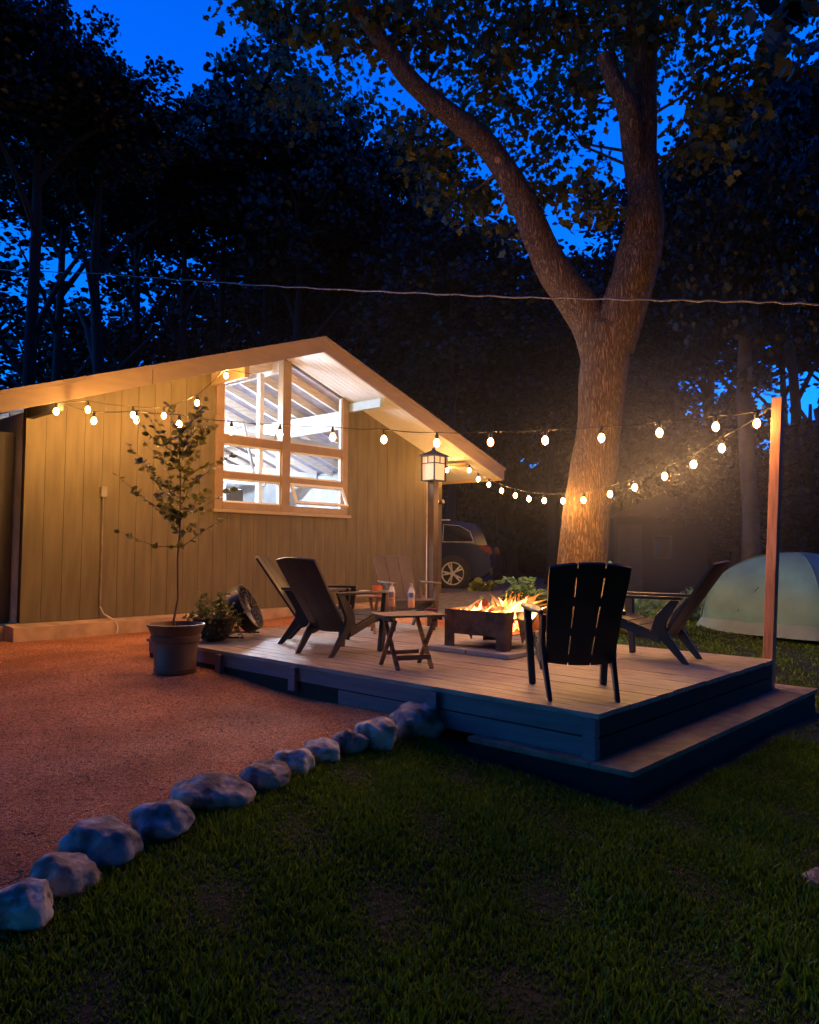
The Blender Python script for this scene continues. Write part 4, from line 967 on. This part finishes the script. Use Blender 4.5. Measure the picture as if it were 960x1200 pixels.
# ------------------------------------------------------------------ car
def car():
    cz = .12
    c = thing('parked_car', 'dark blue sport utility car parked beyond the garage corner, tail towards the deck', 'car', (14.95, 11.05, .06), R(30)); c.scale = (1.06,1.06,1.06)
    W = 1.85; L = 4.6
    # side profile in (y, z): tail at y=0 -> nose at y=L
    body = [(.02,.42),(.0,.62),(.03,.88),(.10,1.02),(.45,1.06),(3.3,1.03),(3.9,.98),(4.45,.82),(4.6,.60),(4.58,.35),(4.3,.26),(.25,.26)]
    q = M(); n = len(body); sec = [(0.0,.05),(.05,.0),(W-.05,.0),(W,.05)]
    rings = []
    for x, ins in sec:
        rings.append([(x, y if ins == 0 else (y-2.3)*(1-.012)+2.3, z if ins == 0 else (z-.65)*.97+.65) for y, z in body])
    vs = [p_ for r_ in rings for p_ in r_]; F = []
    for a in range(3):
        for i in range(n): j = (i+1) % n; F.append((a*n+i, a*n+j, (a+1)*n+j, (a+1)*n+i))
    F.append(tuple(range(n))); F.append(tuple(range(3*n, 4*n))[::-1]); q.add(vs, F)
    bd = q.build('body', carp, c, smooth=True)
    q = M(); cab = [(.10,1.03),(.22,1.30),(.42,1.52),(.9,1.60),(2.2,1.60),(2.75,1.48),(3.5,1.04)]
    n = len(cab); A = [(.06,y,z) for y, z in cab]; B = [(.06+.16*(z-1.03)/.57, y, z) for y, z in cab]
    vs = [(.03+.17*(z-1.03)/.57, y, z) for y, z in cab]+[(W-.03-.17*(z-1.03)/.57, y, z) for y, z in cab]
    F = [tuple(range(n)), tuple(range(n, 2*n))[::-1]]+[(i, i+n, (i+1) % n+n, (i+1) % n) for i in range(n)]
    q.add(vs, F); q.build('cabin', carp, c, smooth=True)
    def side(y, z, o=-.006): return (.03+.17*(z-1.03)/.57+o, y, z)
    for poly in ([(.42,1.10),(.52,1.34),(.78,1.48),(1.15,1.51),(1.15,1.10)], [(1.22,1.10),(1.22,1.515),(2.1,1.52),(2.15,1.10)], [(2.22,1.10),(2.2,1.515),(2.65,1.44),(3.2,1.10)]):
        q = M(); q.prism([side(*p_) for p_ in poly], (-.004,0,0)); wn = q.build('side_window', carg, c)
        q = M(); pts = [side(y, z, -.012) for y, z in poly]; q.tube(pts+[pts[0]], .009, 5); q.build('window_trim', alloy, wn)
    q = M(); q.prism([(.25,.09,1.08),(W-.25,.09,1.08),(W-.32,.30,1.44),(.32,.30,1.44)], (0,-.02,.01)); q.build('rear_window', carg, c)
    for sx in (0, W):
        q = M(); s_ = 1 if sx == 0 else -1
        q.prism([(sx-s_*.012,.0,.80),(sx-s_*.012,.28,.95),(sx-s_*.012,.30,1.02),(sx-s_*.012,.03,1.00),(sx-s_*.012,-.012,.86)], (s_*.16,0,0)); q.build('tail_light', taill, c, bevel=.01)
    q = M(); q.box((.15,1.0,1.605), (.18,2.3,1.63)); q.box((W-.18,1.0,1.605), (W-.15,2.3,1.63)); q.build('roof_rail', alloy, c)
    q = M(); q.box((.0,-.03,.34), (W,.06,.52)); q.build('bumper', blackm, c, bevel=.02)
    for wy in (.90, 3.75):
        for sx in (0, 1):
            q = M(); T = Matrix.Translation((.065 if not sx else W-.065, wy, .37)) @ Matrix.Rotation(R(-90 if not sx else 90), 4, 'Y')
            q.lathe([(.26,-.11),(.35,-.115),(.385,-.08),(.385,.08),(.35,.115),(.27,.118),(.262,.08),(.26,.02)], seg=40, T=T); q.f = [f_ for f_ in q.f if len(f_) == 4]; tire = q.build('tyre', rubber, c, smooth=True)
            tire.name = 'wheel'; 
            q = M(); q.lathe([(.262,.10),(.272,.112),(.262,.118),(.245,.11),(.24,.06)], seg=40, T=T); q.f = [f_ for f_ in q.f if len(f_) == 4]
            for k in range(5):
                for dd in (-.16,.16):
                    a = k*2*math.pi/5+.3; a2 = a+dd
                    q.beam(T @ Vector((.05*math.cos(a), .05*math.sin(a), .112)), T @ Vector((.25*math.cos(a2), .25*math.sin(a2), .106)), (.045,.032), .02, up=tuple(T.to_3x3() @ Vector((0,0,1))))
            q.lathe([(.055,.09),(.06,.12),(.03,.128)], seg=16, T=T); q.build('rim', alloy, tire)
    for wy in (.90, 3.75):
        q = M(); T = Matrix.Translation((-.001, wy, .37)) @ Matrix.Rotation(R(-90), 4, 'Y'); q.lathe([(.425,-.0),(.425,.004),(.415,.006)], seg=40, T=T); q.build('wheel_arch', rubber, c)
car()

# ------------------------------------------------------------------ tent
def tent():
    cx_, cy_ = 14.15, 4.0; z0 = H(cx_, cy_)-.0
    t = thing('tent', 'pale green dome tent standing on the lawn behind the cedar post', 'tent', (cx_, cy_, z0), R(-12))
    a, b, h_ = 1.30, 1.15, 1.32
    def surf(u, v, s_=1.0):      # u angle, v 0 (rim) .. 1 (top) ; two crossed poles give a squarish dome with four ridges
        cu, su = math.cos(u), math.sin(u); k = (abs(cu)**7.0+abs(su)**7.0)**(-1/7)
        ph = v*math.pi/2; r_ = math.cos(ph)**.9; zz = math.sin(ph)**.95
        return Vector((a*k*cu*r_*s_, b*k*su*r_*s_, .10+(h_-.10)*zz*s_))
    nu, nv = 64, 18; q = M()
    for j in range(nv+1):
        for i in range(nu):
            p_ = surf(2*math.pi*i/nu+math.pi/4, j/nv*.999); q.v.append(tuple(p_*(1+.03*noise.noise(p_*1.7)+.012*noise.noise(p_*5))))
    for j in range(nv):
        for i in range(nu): k = (i+1) % nu; q.f.append((j*nu+i, j*nu+k, (j+1)*nu+k, (j+1)*nu+i))
    fa_ = q.f; E0 = nu//2; q.f = [f_ for n_, f_ in enumerate(fa_) if not (E0 <= n_ % nu < E0+nu//4)]
    q2 = M(); q2.v = q.v; q2.f = [f_ for n_, f_ in enumerate(fa_) if (E0 <= n_ % nu < E0+nu//4)]
    q.build('rainfly', tentm, t, smooth=True); q2.build('door_panel', tentd, t, smooth=True)
    q = M()
    for j, (s_, z) in enumerate(((1.08,.0),(1.0,.20))):
        for i in range(nu):
            u = 2*math.pi*i/nu+math.pi/4; p_ = surf(u, 0); q.v.append((p_.x*s_, p_.y*s_, z))
    for i in range(nu): k = (i+1) % nu; q.f.append((i, k, nu+k, nu+i))
    q.build('skirt', tentl, t, smooth=True)
    q = M()
    for u0 in (0, math.pi/2):
        q.tube([surf(math.pi/4+u0, v_, 1.008) for v_ in np.linspace(0, .999, 14)]+[surf(math.pi/4+u0+math.pi, v_, 1.008) for v_ in np.linspace(.999, 0, 14)], .010, 6)
    q.build('pole_sleeve', tentd, t, smooth=True)
    q = M(); q.tube([surf(-math.pi/4-.0, .0, 1.02)+Vector((0,0,-.0)), Vector((a*1.45,-b*1.3,.02))], .005, 5)
    q.tube([surf(math.pi, .35, 1.01), surf(math.pi-.25, .12, 1.01)], .006, 5); q.build('guy_line', wirem, t)
tent()

# ------------------------------------------------------------------ big tree
OFF = 0.95      # the tree stands this much farther back than its first draft
TREE = atdist(681, 700, 11.0+OFF); tz = H(TREE.x, TREE.y)
bt = thing('big_tree', 'large forked tree with a warmly lit trunk rising behind the deck', 'tree', (TREE.x, TREE.y, tz))
def limb(pix, dists, rads, sub=5):
    P = [atdist(x, y, d_+OFF) for (x, y), d_ in zip(pix, dists)]; pts = []; rr_ = []
    n = len(P)
    for i in range(n-1):
        p0 = P[max(i-1,0)]; p1 = P[i]; p2 = P[i+1]; p3 = P[min(i+2,n-1)]
        for k in range(sub):
            t = k/sub; pts.append(.5*((2*p1)+(p2-p0)*t+(2*p0-5*p1+4*p2-p3)*t*t+(3*p1-p0-3*p2+p3)*t**3)); rr_.append(rads[i]*(1-t)+rads[i+1]*t)
    pts.append(P[-1]); rr_.append(rads[-1]); return pts, rr_
k_ = 1/890*11.7/2
base = [(676,752),(678,735),(680,700),(681,660),(688,600),(700,520),(706,460),(710,410),(712,385),(713,365)]
q = M()
pts, rr_ = limb(base, [11]*10, [w_*k_ for w_ in (92,74,64,57,54,51,53,57,54,14)], 8); q.tube(pts, rr_, 40, wob=.10, seed=1)
LL = [(706,410),(688,372),(655,325),(633,285),(612,235),(585,190),(560,160),(520,128),(485,98),(455,60),(432,28),(405,-10),(370,-60)]
pts, rr_ = limb(LL, [11,11,10.95,10.9,10.8,10.7,10.6,10.5,10.4,10.3,10.2,10.1,10], [w_*k_*1.0 for w_ in (54,45,40,35,31,29,28,25,23,20,17,13,10)]); q.tube(pts, rr_, 28, wob=.12, seed=2)
RL = [(715,405),(730,362),(748,305),(757,250),(752,200),(750,140),(752,70),(752,0),(752,-80),(745,-170)]
pts, rr_ = limb(RL, [11,11,11.05,11.1,11.2,11.3,11.4,11.5,11.6,11.7], [w_*k_ for w_ in (56,54,50,42,38,37,38,38,34,24)]); q.tube(pts, rr_, 28, wob=.12, seed=3)
SL = [(751,230),(742,170),(735,125),(720,95),(708,66)]
pts, rr_ = limb(SL, [11.15,11.0,10.85,10.75,10.7], [w_*k_ for w_ in (30,26,24,20,18)]); q.tube(pts, rr_, 20, wob=.12, seed=4)
q.build('trunk', barkm, bt, True, smooth=True)
cw = mat('cut_wood', (.36,.22,.14), .8, var=.2, scale=12)
q = M()
for (x, y, d_, r_) in ((708,65,10.66,9.2), (583,187,10.28,7)):
    p_ = atdist(x, y, d_+OFF); dr = (EYE-p_).normalized(); dr = (dr+Vector((0,0,.5 if r_ == 9.2 else .0))).normalized()
    q.tube([p_-dr*.05, p_+dr*.02], r_*k_, 16)
q.build('cut_end', cw, bt, True)
# twigs and leaf clusters
LC, LD = [], []; tw = M()
def spray(px, py, d0, rpx, n, anchor=None, tws=4):
    d0 += OFF; c = atdist(px, py, d0); rr_ = rpx/890*d0
    A = atdist(anchor[0], anchor[1], anchor[2]+OFF) if anchor else None
    for k in range(tws):
        a = random.uniform(0, 6.28); e = c+Vector((random.gauss(0,.5), random.gauss(0,.5), random.gauss(0,.45)))*rr_
        if A is not None and k == 0:
            m1 = A.lerp(c, .5)+Vector((random.gauss(0,.12), random.gauss(0,.12), random.gauss(0,.12))); tw.tube([A, m1, c], [.028,.018,.01], 6)
        tw.tube([c, c.lerp(e, .5)+Vector((0,0,.04)), e], [.009,.006,.003], 5)
    for k in range(int(n*.68)):
        v = Vector((random.gauss(0,1), random.gauss(0,1), random.gauss(0,.8))); v = v.normalized()*(random.random()**.45)*rr_
        # clump: pull towards sub-centres
        LC.append(c+v); LD.append((v.x*.5+random.gauss(0,.6), v.y*.5+random.gauss(0,.6), -.5+random.gauss(0,.4)))
SP = [(300,8,11.5,28,70,None),(330,22,11.3,30,80,(405,0,10.2)),(370,30,11,34,110,(432,28,10.2)),(405,45,10.8,34,130,(450,55,10.3)),(345,-20,11,50,200,None),(400,-10,10.5,60,260,None),(440,15,10.3,50,260,None),
 (470,40,10.6,45,190,(470,80,10.4)),(500,30,10.8,46,190,None),(520,70,11.2,36,90,(500,110,10.4)),(560,15,10.8,40,120,None),(585,65,10.6,34,130,(650,0,11.2)),(575,95,10.8,22,60,None),(620,30,11,40,150,None),
 (660,20,11.2,45,230,None),(700,15,11.3,48,260,(750,60,11.4)),(740,30,11.0,50,260,(752,70,11.4)),(790,20,11.2,45,210,(755,60,11.4)),(830,40,11.5,34,120,None),(610,10,12,60,150,None),
 (640,110,12,38,60,(751,180,11.2)),(665,150,12,36,70,(751,200,11.2)),(640,175,11.8,32,60,(600,215,10.8)),(690,120,11.6,36,90,(735,125,10.9)),(610,150,11.5,24,40,None),(625,215,11.3,34,90,(612,235,10.8)),
 (660,230,11,38,150,(633,270,10.9)),(690,225,10.8,32,130,(650,250,10.9)),(705,245,10.7,24,90,None),(685,100,11.3,24,70,None),(600,120,11.4,20,40,None),(700,190,12.5,28,70,None),
 (835,90,11.3,40,150,(755,140,11.3)),(875,80,11.2,40,150,(800,110,11.3)),(820,150,11.3,38,150,(752,190,11.2)),(860,130,11.5,40,150,None),(905,60,11.5,34,110,None),(850,180,11.4,26,80,None),(800,185,11.6,26,60,None),
 (530,180,12,40,200,(560,160,10.6)),(500,200,12.3,42,240,None),(540,230,12.5,42,240,(585,200,10.7)),(575,240,12.2,36,160,(600,225,10.8)),(480,160,12,36,150,(500,115,10.5)),(560,130,12.3,24,70,None),(600,270,12.3,30,100,None),(640,60,12.5,30,50,None),(520,10,12.5,50,170,None),(680,-40,11.5,70,300,None),(770,-40,11.5,70,300,None),(560,-50,11.5,80,300,None),(450,-60,11,80,300,None),(850,-20,12,60,120,None)]
for s_ in SP: spray(*s_)
# a finer canopy higher up, out of the frame, completes the crown and, widened, blocks sky light
for k in range(120):
    a = random.uniform(0, 6.28); r_ = 7.0*random.random()**.6; c = Vector((TREE.x+r_*math.cos(a), TREE.y+r_*math.sin(a), random.uniform(11.0, 15.0)-.15*r_))
    for j in range(150):
        v = Vector((random.gauss(0,1), random.gauss(0,1), random.gauss(0,.7))).normalized()*(random.random()**.45)*random.uniform(.7,1.1); LC.append(c+v); LD.append((v.x, v.y, -.4))
tb = tw.build('twigs', barkm, bt, True); tb['kind'] = 'stuff'
LCl = [tuple(p_-bt.location) for p_ in LC]
leaves('crown', LCl, LD, .17, 11, leafO, bt, aspect=.40, jitter=.4, shape=10)

# ------------------------------------------------------------------ forest
def crown_verts(seed, rad, hh, nclump, nleaf, ls):
    r_ = np.random.default_rng(seed); C_ = []
    for k in range(nclump):
        u = r_.normal(0,1,3); u /= np.linalg.norm(u); f_ = r_.uniform(.35,1)
        cc = np.array([u[0]*rad*f_, u[1]*rad*f_, hh*.5+u[2]*hh*.5*f_]); cr2 = r_.uniform(.35,.95)*rad*.28
        v = r_.normal(0,1,(nleaf,3)); v /= np.linalg.norm(v, axis=1)[:, None]; v *= (r_.uniform(0,1,(nleaf,1))**.4)*cr2*np.array([1.2,1.2,.75]); C_.append(cc+v)
    return np.concatenate(C_)
PROTO = []
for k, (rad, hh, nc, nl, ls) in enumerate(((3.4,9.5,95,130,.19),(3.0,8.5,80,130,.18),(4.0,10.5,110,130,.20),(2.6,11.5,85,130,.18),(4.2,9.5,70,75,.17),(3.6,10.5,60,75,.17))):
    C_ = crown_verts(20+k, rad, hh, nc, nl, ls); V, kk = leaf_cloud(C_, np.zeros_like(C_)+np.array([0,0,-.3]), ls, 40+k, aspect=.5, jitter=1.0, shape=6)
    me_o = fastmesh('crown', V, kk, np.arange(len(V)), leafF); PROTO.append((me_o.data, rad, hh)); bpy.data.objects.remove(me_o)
trunk_me = []
for k in range(3):
    q = M(); q.tube([(0,0,0),(.06*k,.05,1.5),(-.05,.1*k,3.2),(.1,-.05,5.5),(0,.1,8.5)], [.26,.20,.17,.13,.05], 12, wob=.2, seed=k)
    for j in range(7):
        a = j*2.4+k; z = 3.2+j*.75; q.tube([(0,0,z),(math.cos(a)*.8,math.sin(a)*.8,z+.7),(math.cos(a)*1.9,math.sin(a)*1.9,z+1.3)], [.09,.06,.02], 7)
    o = q.build('trunk', barkd, None, smooth=True); trunk_me.append(o.data); bpy.data.objects.remove(o)
# (px of the crown's middle, py of its top, distance, crown base z, proto, width factor, words)
FT = [(-60,-60,17,8.5,2,1.0),(30,-40,16.5,8.6,1,.72),(105,50,18,8.5,0,.75),(60,150,22,9.5,2,.8),(150,130,25,10,0,.85),(210,150,24,10,1,.8),(255,70,25,9.5,3,.75),(305,18,24,8.5,0,.92),(345,60,23,8,3,.8),(395,120,26,8.5,1,.9),
 (440,105,27,8,2,.7),(485,180,24,6.5,0,.8),(530,245,22,5,1,.9),(585,290,25,5,2,.9),(645,300,22,4,0,.8),(695,300,26,4,1,.9),(735,330,24,4,3,.8),(790,170,23,6,1,.7),(835,130,25,7,0,.85),(880,70,24,8,2,.7),(930,40,23,8,1,.85),(985,-10,22,7,0,.9),
 (-20,240,28,4,4,1.1),(90,260,30,3.5,5,1.0),(190,250,31,3.5,4,1.1),(290,240,32,4,5,1.1),(380,210,33,4,2,1.0),(470,220,34,4,0,1.0),(560,250,33,3.5,2,1.0),(650,330,34,3,1,1.1),(740,250,32,3,0,1.0),(830,240,31,7,4,1.1),(920,210,30,6,5,1.1),(1000,150,28,5,1,1.1),
 (30,350,25,2.0,5,.8),(140,360,27,2.0,4,.8),(240,370,28,2.0,5,.8),(340,340,26,2.0,4,.8),(430,350,26,1.5,2,.8),(520,370,24,1.0,3,.8),(600,390,24,.8,1,.8),(780,390,24,.6,0,.75),(860,440,22,.6,1,.7),(950,480,22,.6,2,.7)]
LBW = ['broad dark tree', 'round crowned dark tree', 'wide spreading dark tree', 'tall narrow dark tree', 'thin crowned dark tree', 'loose leaved dark tree']
POSW = lambda px, d_: ('near the left frame edge' if px < 60 else 'over the left garage roof end' if px < 200 else 'above the roof left of its ridge' if px < 330 else 'above the garage ridge' if px < 450 else 'above the right roof slope' if px < 570 else 'behind the big tree' if px < 720 else 'right of the big trunk' if px < 850 else 'near the right frame edge')
DW = lambda d_: 'close by' if d_ < 18 else 'in the middle distance' if d_ < 25 else 'deeper in' if d_ < 30 else 'farthest back'
seen = {}
for i, (px, py, dist, zb, kk, wf) in enumerate(FT):
    p = atdist(px, 650, dist); top = atdist(px, py, dist).z; me, rad, hh = PROTO[kk]
    gz = H(p.x, p.y)
    zt = zb; sc = max(.35, (top-zt)/hh)
    lb = f"{LBW[kk]} {DW(dist)} {POSW(px, dist)}"; seen[lb] = seen.get(lb, 0)+1
    if seen[lb] > 1: lb += [', its crown lower', ', its crown farther right', ', its crown smaller'][min(2, seen[lb]-2)]
    t_ = thing('forest_tree', lb, 'tree', (p.x, p.y, gz), i*1.7, 'woods behind the garage')
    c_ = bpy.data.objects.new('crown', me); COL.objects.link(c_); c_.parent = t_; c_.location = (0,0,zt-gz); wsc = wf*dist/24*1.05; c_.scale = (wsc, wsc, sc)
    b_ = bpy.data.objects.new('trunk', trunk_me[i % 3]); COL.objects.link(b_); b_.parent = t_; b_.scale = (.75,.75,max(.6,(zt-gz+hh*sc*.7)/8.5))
# the woods go on unseen round the back, added to block sky light
for i in range(44):
    a = math.atan2(ray(480,600).y, ray(480,600).x)+math.radians(56+i*5.75); dist = (11.5, 15.5, 20.0)[i % 3]
    x, y = math.cos(a)*dist+1.5, math.sin(a)*dist+1.5
    if y > 7 and x > -9: continue
    me, rad, hh = PROTO[i % 4]; gz = H(x, y)
    t_ = thing('forest_tree', 'unseen dark tree added behind the photographer to block sky light', 'tree', (x, y, gz), i*2.1, 'unseen woods added behind the camera')
    c_ = bpy.data.objects.new('crown', me); COL.objects.link(c_); c_.parent = t_; c_.location = (0,0,1.4); c_.scale = (1.3,1.3,1.3)
    b_ = bpy.data.objects.new('trunk', trunk_me[i % 3]); COL.objects.link(b_); b_.parent = t_
for i, (x, y) in enumerate(((-2.5,-1.0),(-4.5,3.0),(-1.0,-5.0),(4.5,-4.0),(-7.0,8.5),(9.0,-6.0),(-3.2,.8),(1.2,-2.6),(-6.0,5.0),(-8.5,10.5),(6.5,-6.5),(-9.0,2.0))):  # crowns added overhead, out of view, to cut the sky light
    me, rad, hh = PROTO[i % 4]; gz = H(x, y)
    t_ = thing('forest_tree', 'unseen tall overhanging tree added beside the photographer to block sky light', 'tree', (x, y, gz), i*2.1, 'unseen woods added behind the camera')
    c_ = bpy.data.objects.new('crown', me); COL.objects.link(c_); c_.parent = t_; c_.location = (0,0,8.6); c_.scale = (1.2,1.2,.8)
    b_ = bpy.data.objects.new('trunk', trunk_me[i % 3]); COL.objects.link(b_); b_.parent = t_; b_.scale = (1,1,1.4)
# distant undergrowth that closes the horizon
n = 26000; an = rng.uniform(-1.2, 1.25, n); view = math.atan2(ray(480,600).y, ray(480,600).x); dd = rng.uniform(36, 44, n)
X_ = np.cos(view+an)*dd; Y_ = np.sin(view+an)*dd; Z_ = hgt(X_, Y_)+rng.uniform(0, 1, n)**1.2*(6.5+2.2*np.sin(an*19)+1.2*np.sin(an*47))
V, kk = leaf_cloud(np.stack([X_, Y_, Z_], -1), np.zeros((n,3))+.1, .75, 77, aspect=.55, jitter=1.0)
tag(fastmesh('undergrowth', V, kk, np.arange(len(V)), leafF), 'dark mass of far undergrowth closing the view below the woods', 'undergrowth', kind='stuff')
# bare dark trunk seen in the smoke at the right
p = atdist(880, 640, 17); q = M(); gz = H(p.x,p.y); q.tube([(p.x,p.y,gz),(p.x+.03,p.y,gz+2),(p.x,p.y+.1,gz+4.5),(p.x+.1,p.y,gz+7.5)], [.22,.17,.15,.11], 14, wob=.15)
t_ = thing('forest_tree', 'bare grey trunk standing in the smoke left of the cedar post', 'tree', (p.x,p.y,gz), 0, 'woods behind the garage'); q.build('trunk', barkm, t_, True, smooth=True); t_.children[0].data.materials[0] = mat('bark_grey', (.05,.045,.045), .9, var=.3, bump=.6, bscale=12)
c_ = bpy.data.objects.new('crown', PROTO[1][0]); COL.objects.link(c_); c_.parent = t_; c_.location = (0,0,4.2); c_.scale = (.6,.6,.8)

# neighbour's shed and house with lit windows
p = atdist(768, 650, 22); sd_ = thing('shed', 'dark shed with a small window faintly visible through the smoke', 'shed', (p.x, p.y, H(p.x,p.y)), math.atan2(p.y, p.x)+.15)
dk_ = mat('shed_board', (.010,.012,.018), .8, var=.2, stretch=(5,5,.3))
q = M(); q.box((0,-1.4,0), (2.6,1.1,2.1)); q.build('wall', dk_, sd_)
q = M(); q.prism([(-.2,-1.6,2.08),(-.2,1.3,2.08),(-.2,-.15,2.75)], (3,0,0)); q.build('roof', shingle, sd_)
q = M(); q.box((-.03,-.45,.95), (-.001,.05,1.6)); wq = q.build('window', mat('shed_frame', (.03,.03,.034), .6), sd_); q = M(); q.box((-.04,-.40,1.0), (-.031,.0,1.55)); q.build('pane', carg, wq)
q = M(); q.box((-.03,.35,.02), (-.001,1.0,1.9)); q.build('door', mat('shed_door', (.028,.03,.04), .6), sd_)
p = atdist(965, 640, 33); hs = thing('far_house', 'dark distant house with lit windows beyond the tent', 'house', (p.x, p.y, H(p.x,p.y)), math.atan2(p.y, p.x))
q = M(); q.box((0,-4,0), (6,1.8,3)); q.build('wall', dk_, hs)
q = M(); q.prism([(-.4,-4.3,3.01),(6.4,-4.3,3.01),(3,-4.3,4.6)], (0,6.4,0)); q.build('roof', shingle, hs)
litw = emis('lit_window', (1,.72,.42), 2.2)
for (y0, y1, z0, z1) in ((.72,1.0,1.65,2.3),(.74,.98,.65,1.4),(.42,.55,.8,1.4)):
    q = M(); q.box((-.03,y0,z0), (-.002,y1,z1)); wf_ = q.build('window', blackm, hs); q = M(); q.box((-.04,y0+.05,z0+.05), (-.031,y1-.05,z1-.05)); q.build('pane', litw, wf_)
q = M(); q.lathe([(.02,-.07),(.07,0),(.02,.07)], c=(-.15,.40,2.30), seg=12); q.build('porch_lamp', emis('porch_lamp', (.9,.9,1), 3), hs)

# ------------------------------------------------------------------ overhead cable
A = atdist(120, 321, 16); B = atdist(960, 356, 7.5); A2 = A+(A-B).normalized()*6; B2 = B+(B-A).normalized()*4
pts = [A2]
for x, y in ((120,321),(200,327),(300,334),(400,339.5),(500,344),(600,348),(700,350),(800,352),(880,353.5),(960,356)):
    pts.append(onplane(x, y, A, B))
pts.append(B2); fin = []
for i in range(len(pts)-1):
    for k in range(8): v = pts[i].lerp(pts[i+1], k/8); fin.append(v+Vector((0,0,.008*math.sin(i*8.0+k*1.9))))
fin.append(pts[-1]); q = M(); q.tube(fin, .010, 6); tag(q.build('overhead_cable', mat('cable_grey', (.12,.10,.09), .6), smooth=True), 'twisted overhead cable crossing in front of the trees', 'cable')

# ------------------------------------------------------------------ smoke drifting from the fire, and a thin haze added for bulb halos
def smoke(name, label, c, rad, dens, rz, nscale, seed):
    sm = bpy.data.materials.new(name); sm.use_nodes = True; n_ = sm.node_tree.nodes; l_ = sm.node_tree.links; n_.clear()
    oo = n_.new('ShaderNodeOutputMaterial'); v = n_.new('ShaderNodeVolumePrincipled')
    v.inputs['Color'].default_value = (.85,.87,.92,1); v.inputs['Anisotropy'].default_value = .3
    tc = n_.new('ShaderNodeTexCoord'); gr = n_.new('ShaderNodeTexGradient'); gr.gradient_type = 'QUADRATIC_SPHERE'; l_.new(tc.outputs['Object'], gr.inputs['Vector'])
    nz = n_.new('ShaderNodeTexNoise'); nz.inputs['Scale'].default_value = nscale; nz.inputs['Detail'].default_value = 2; l_.new(tc.outputs['Object'], nz.inputs['Vector'])
    mr = n_.new('ShaderNodeMapRange'); mr.inputs['From Min'].default_value = .3; mr.inputs['From Max'].default_value = .7; mr.inputs['To Min'].default_value = .3; l_.new(nz.outputs['Fac'], mr.inputs['Value'])
    m1 = n_.new('ShaderNodeMath'); m1.operation = 'MULTIPLY'; l_.new(gr.outputs['Fac'], m1.inputs[0]); l_.new(mr.outputs['Result'], m1.inputs[1])
    m2 = n_.new('ShaderNodeMath'); m2.operation = 'MULTIPLY'; m2.inputs[1].default_value = dens; l_.new(m1.outputs[0], m2.inputs[0]); l_.new(m2.outputs[0], v.inputs['Density'])
    l_.new(v.outputs['Volume'], oo.inputs['Volume'])
    q = M()
    for i in range(17):
        th_ = math.pi*i/16
        for k in range(32): ph = 2*math.pi*k/32; q.v.append((math.sin(th_)*math.cos(ph), math.sin(th_)*math.sin(ph), math.cos(th_)))
    for i in range(16):
        for k in range(32): q.f.append((i*32+k, (i+1)*32+k, (i+1)*32+(k+1) % 32, i*32+(k+1) % 32))
    o = q.build('smoke', sm, smooth=True); o.location = c; o.scale = rad; o.rotation_euler = (0,0,rz); tag(o, label, 'smoke', kind='stuff')
c = atdist(805, 545, 9.8)
smoke('smoke_thick', 'grey smoke drifting right of the big trunk behind the cedar post', c, (2.6,2.4,2.6), .10, rt, 2.2, 1)
smoke('halo_haze', 'thin haze added over the deck to give the string bulbs halos', (8.0,5.6,2.2), (6.6,6.6,3.4), .009, 0, 3, 2)
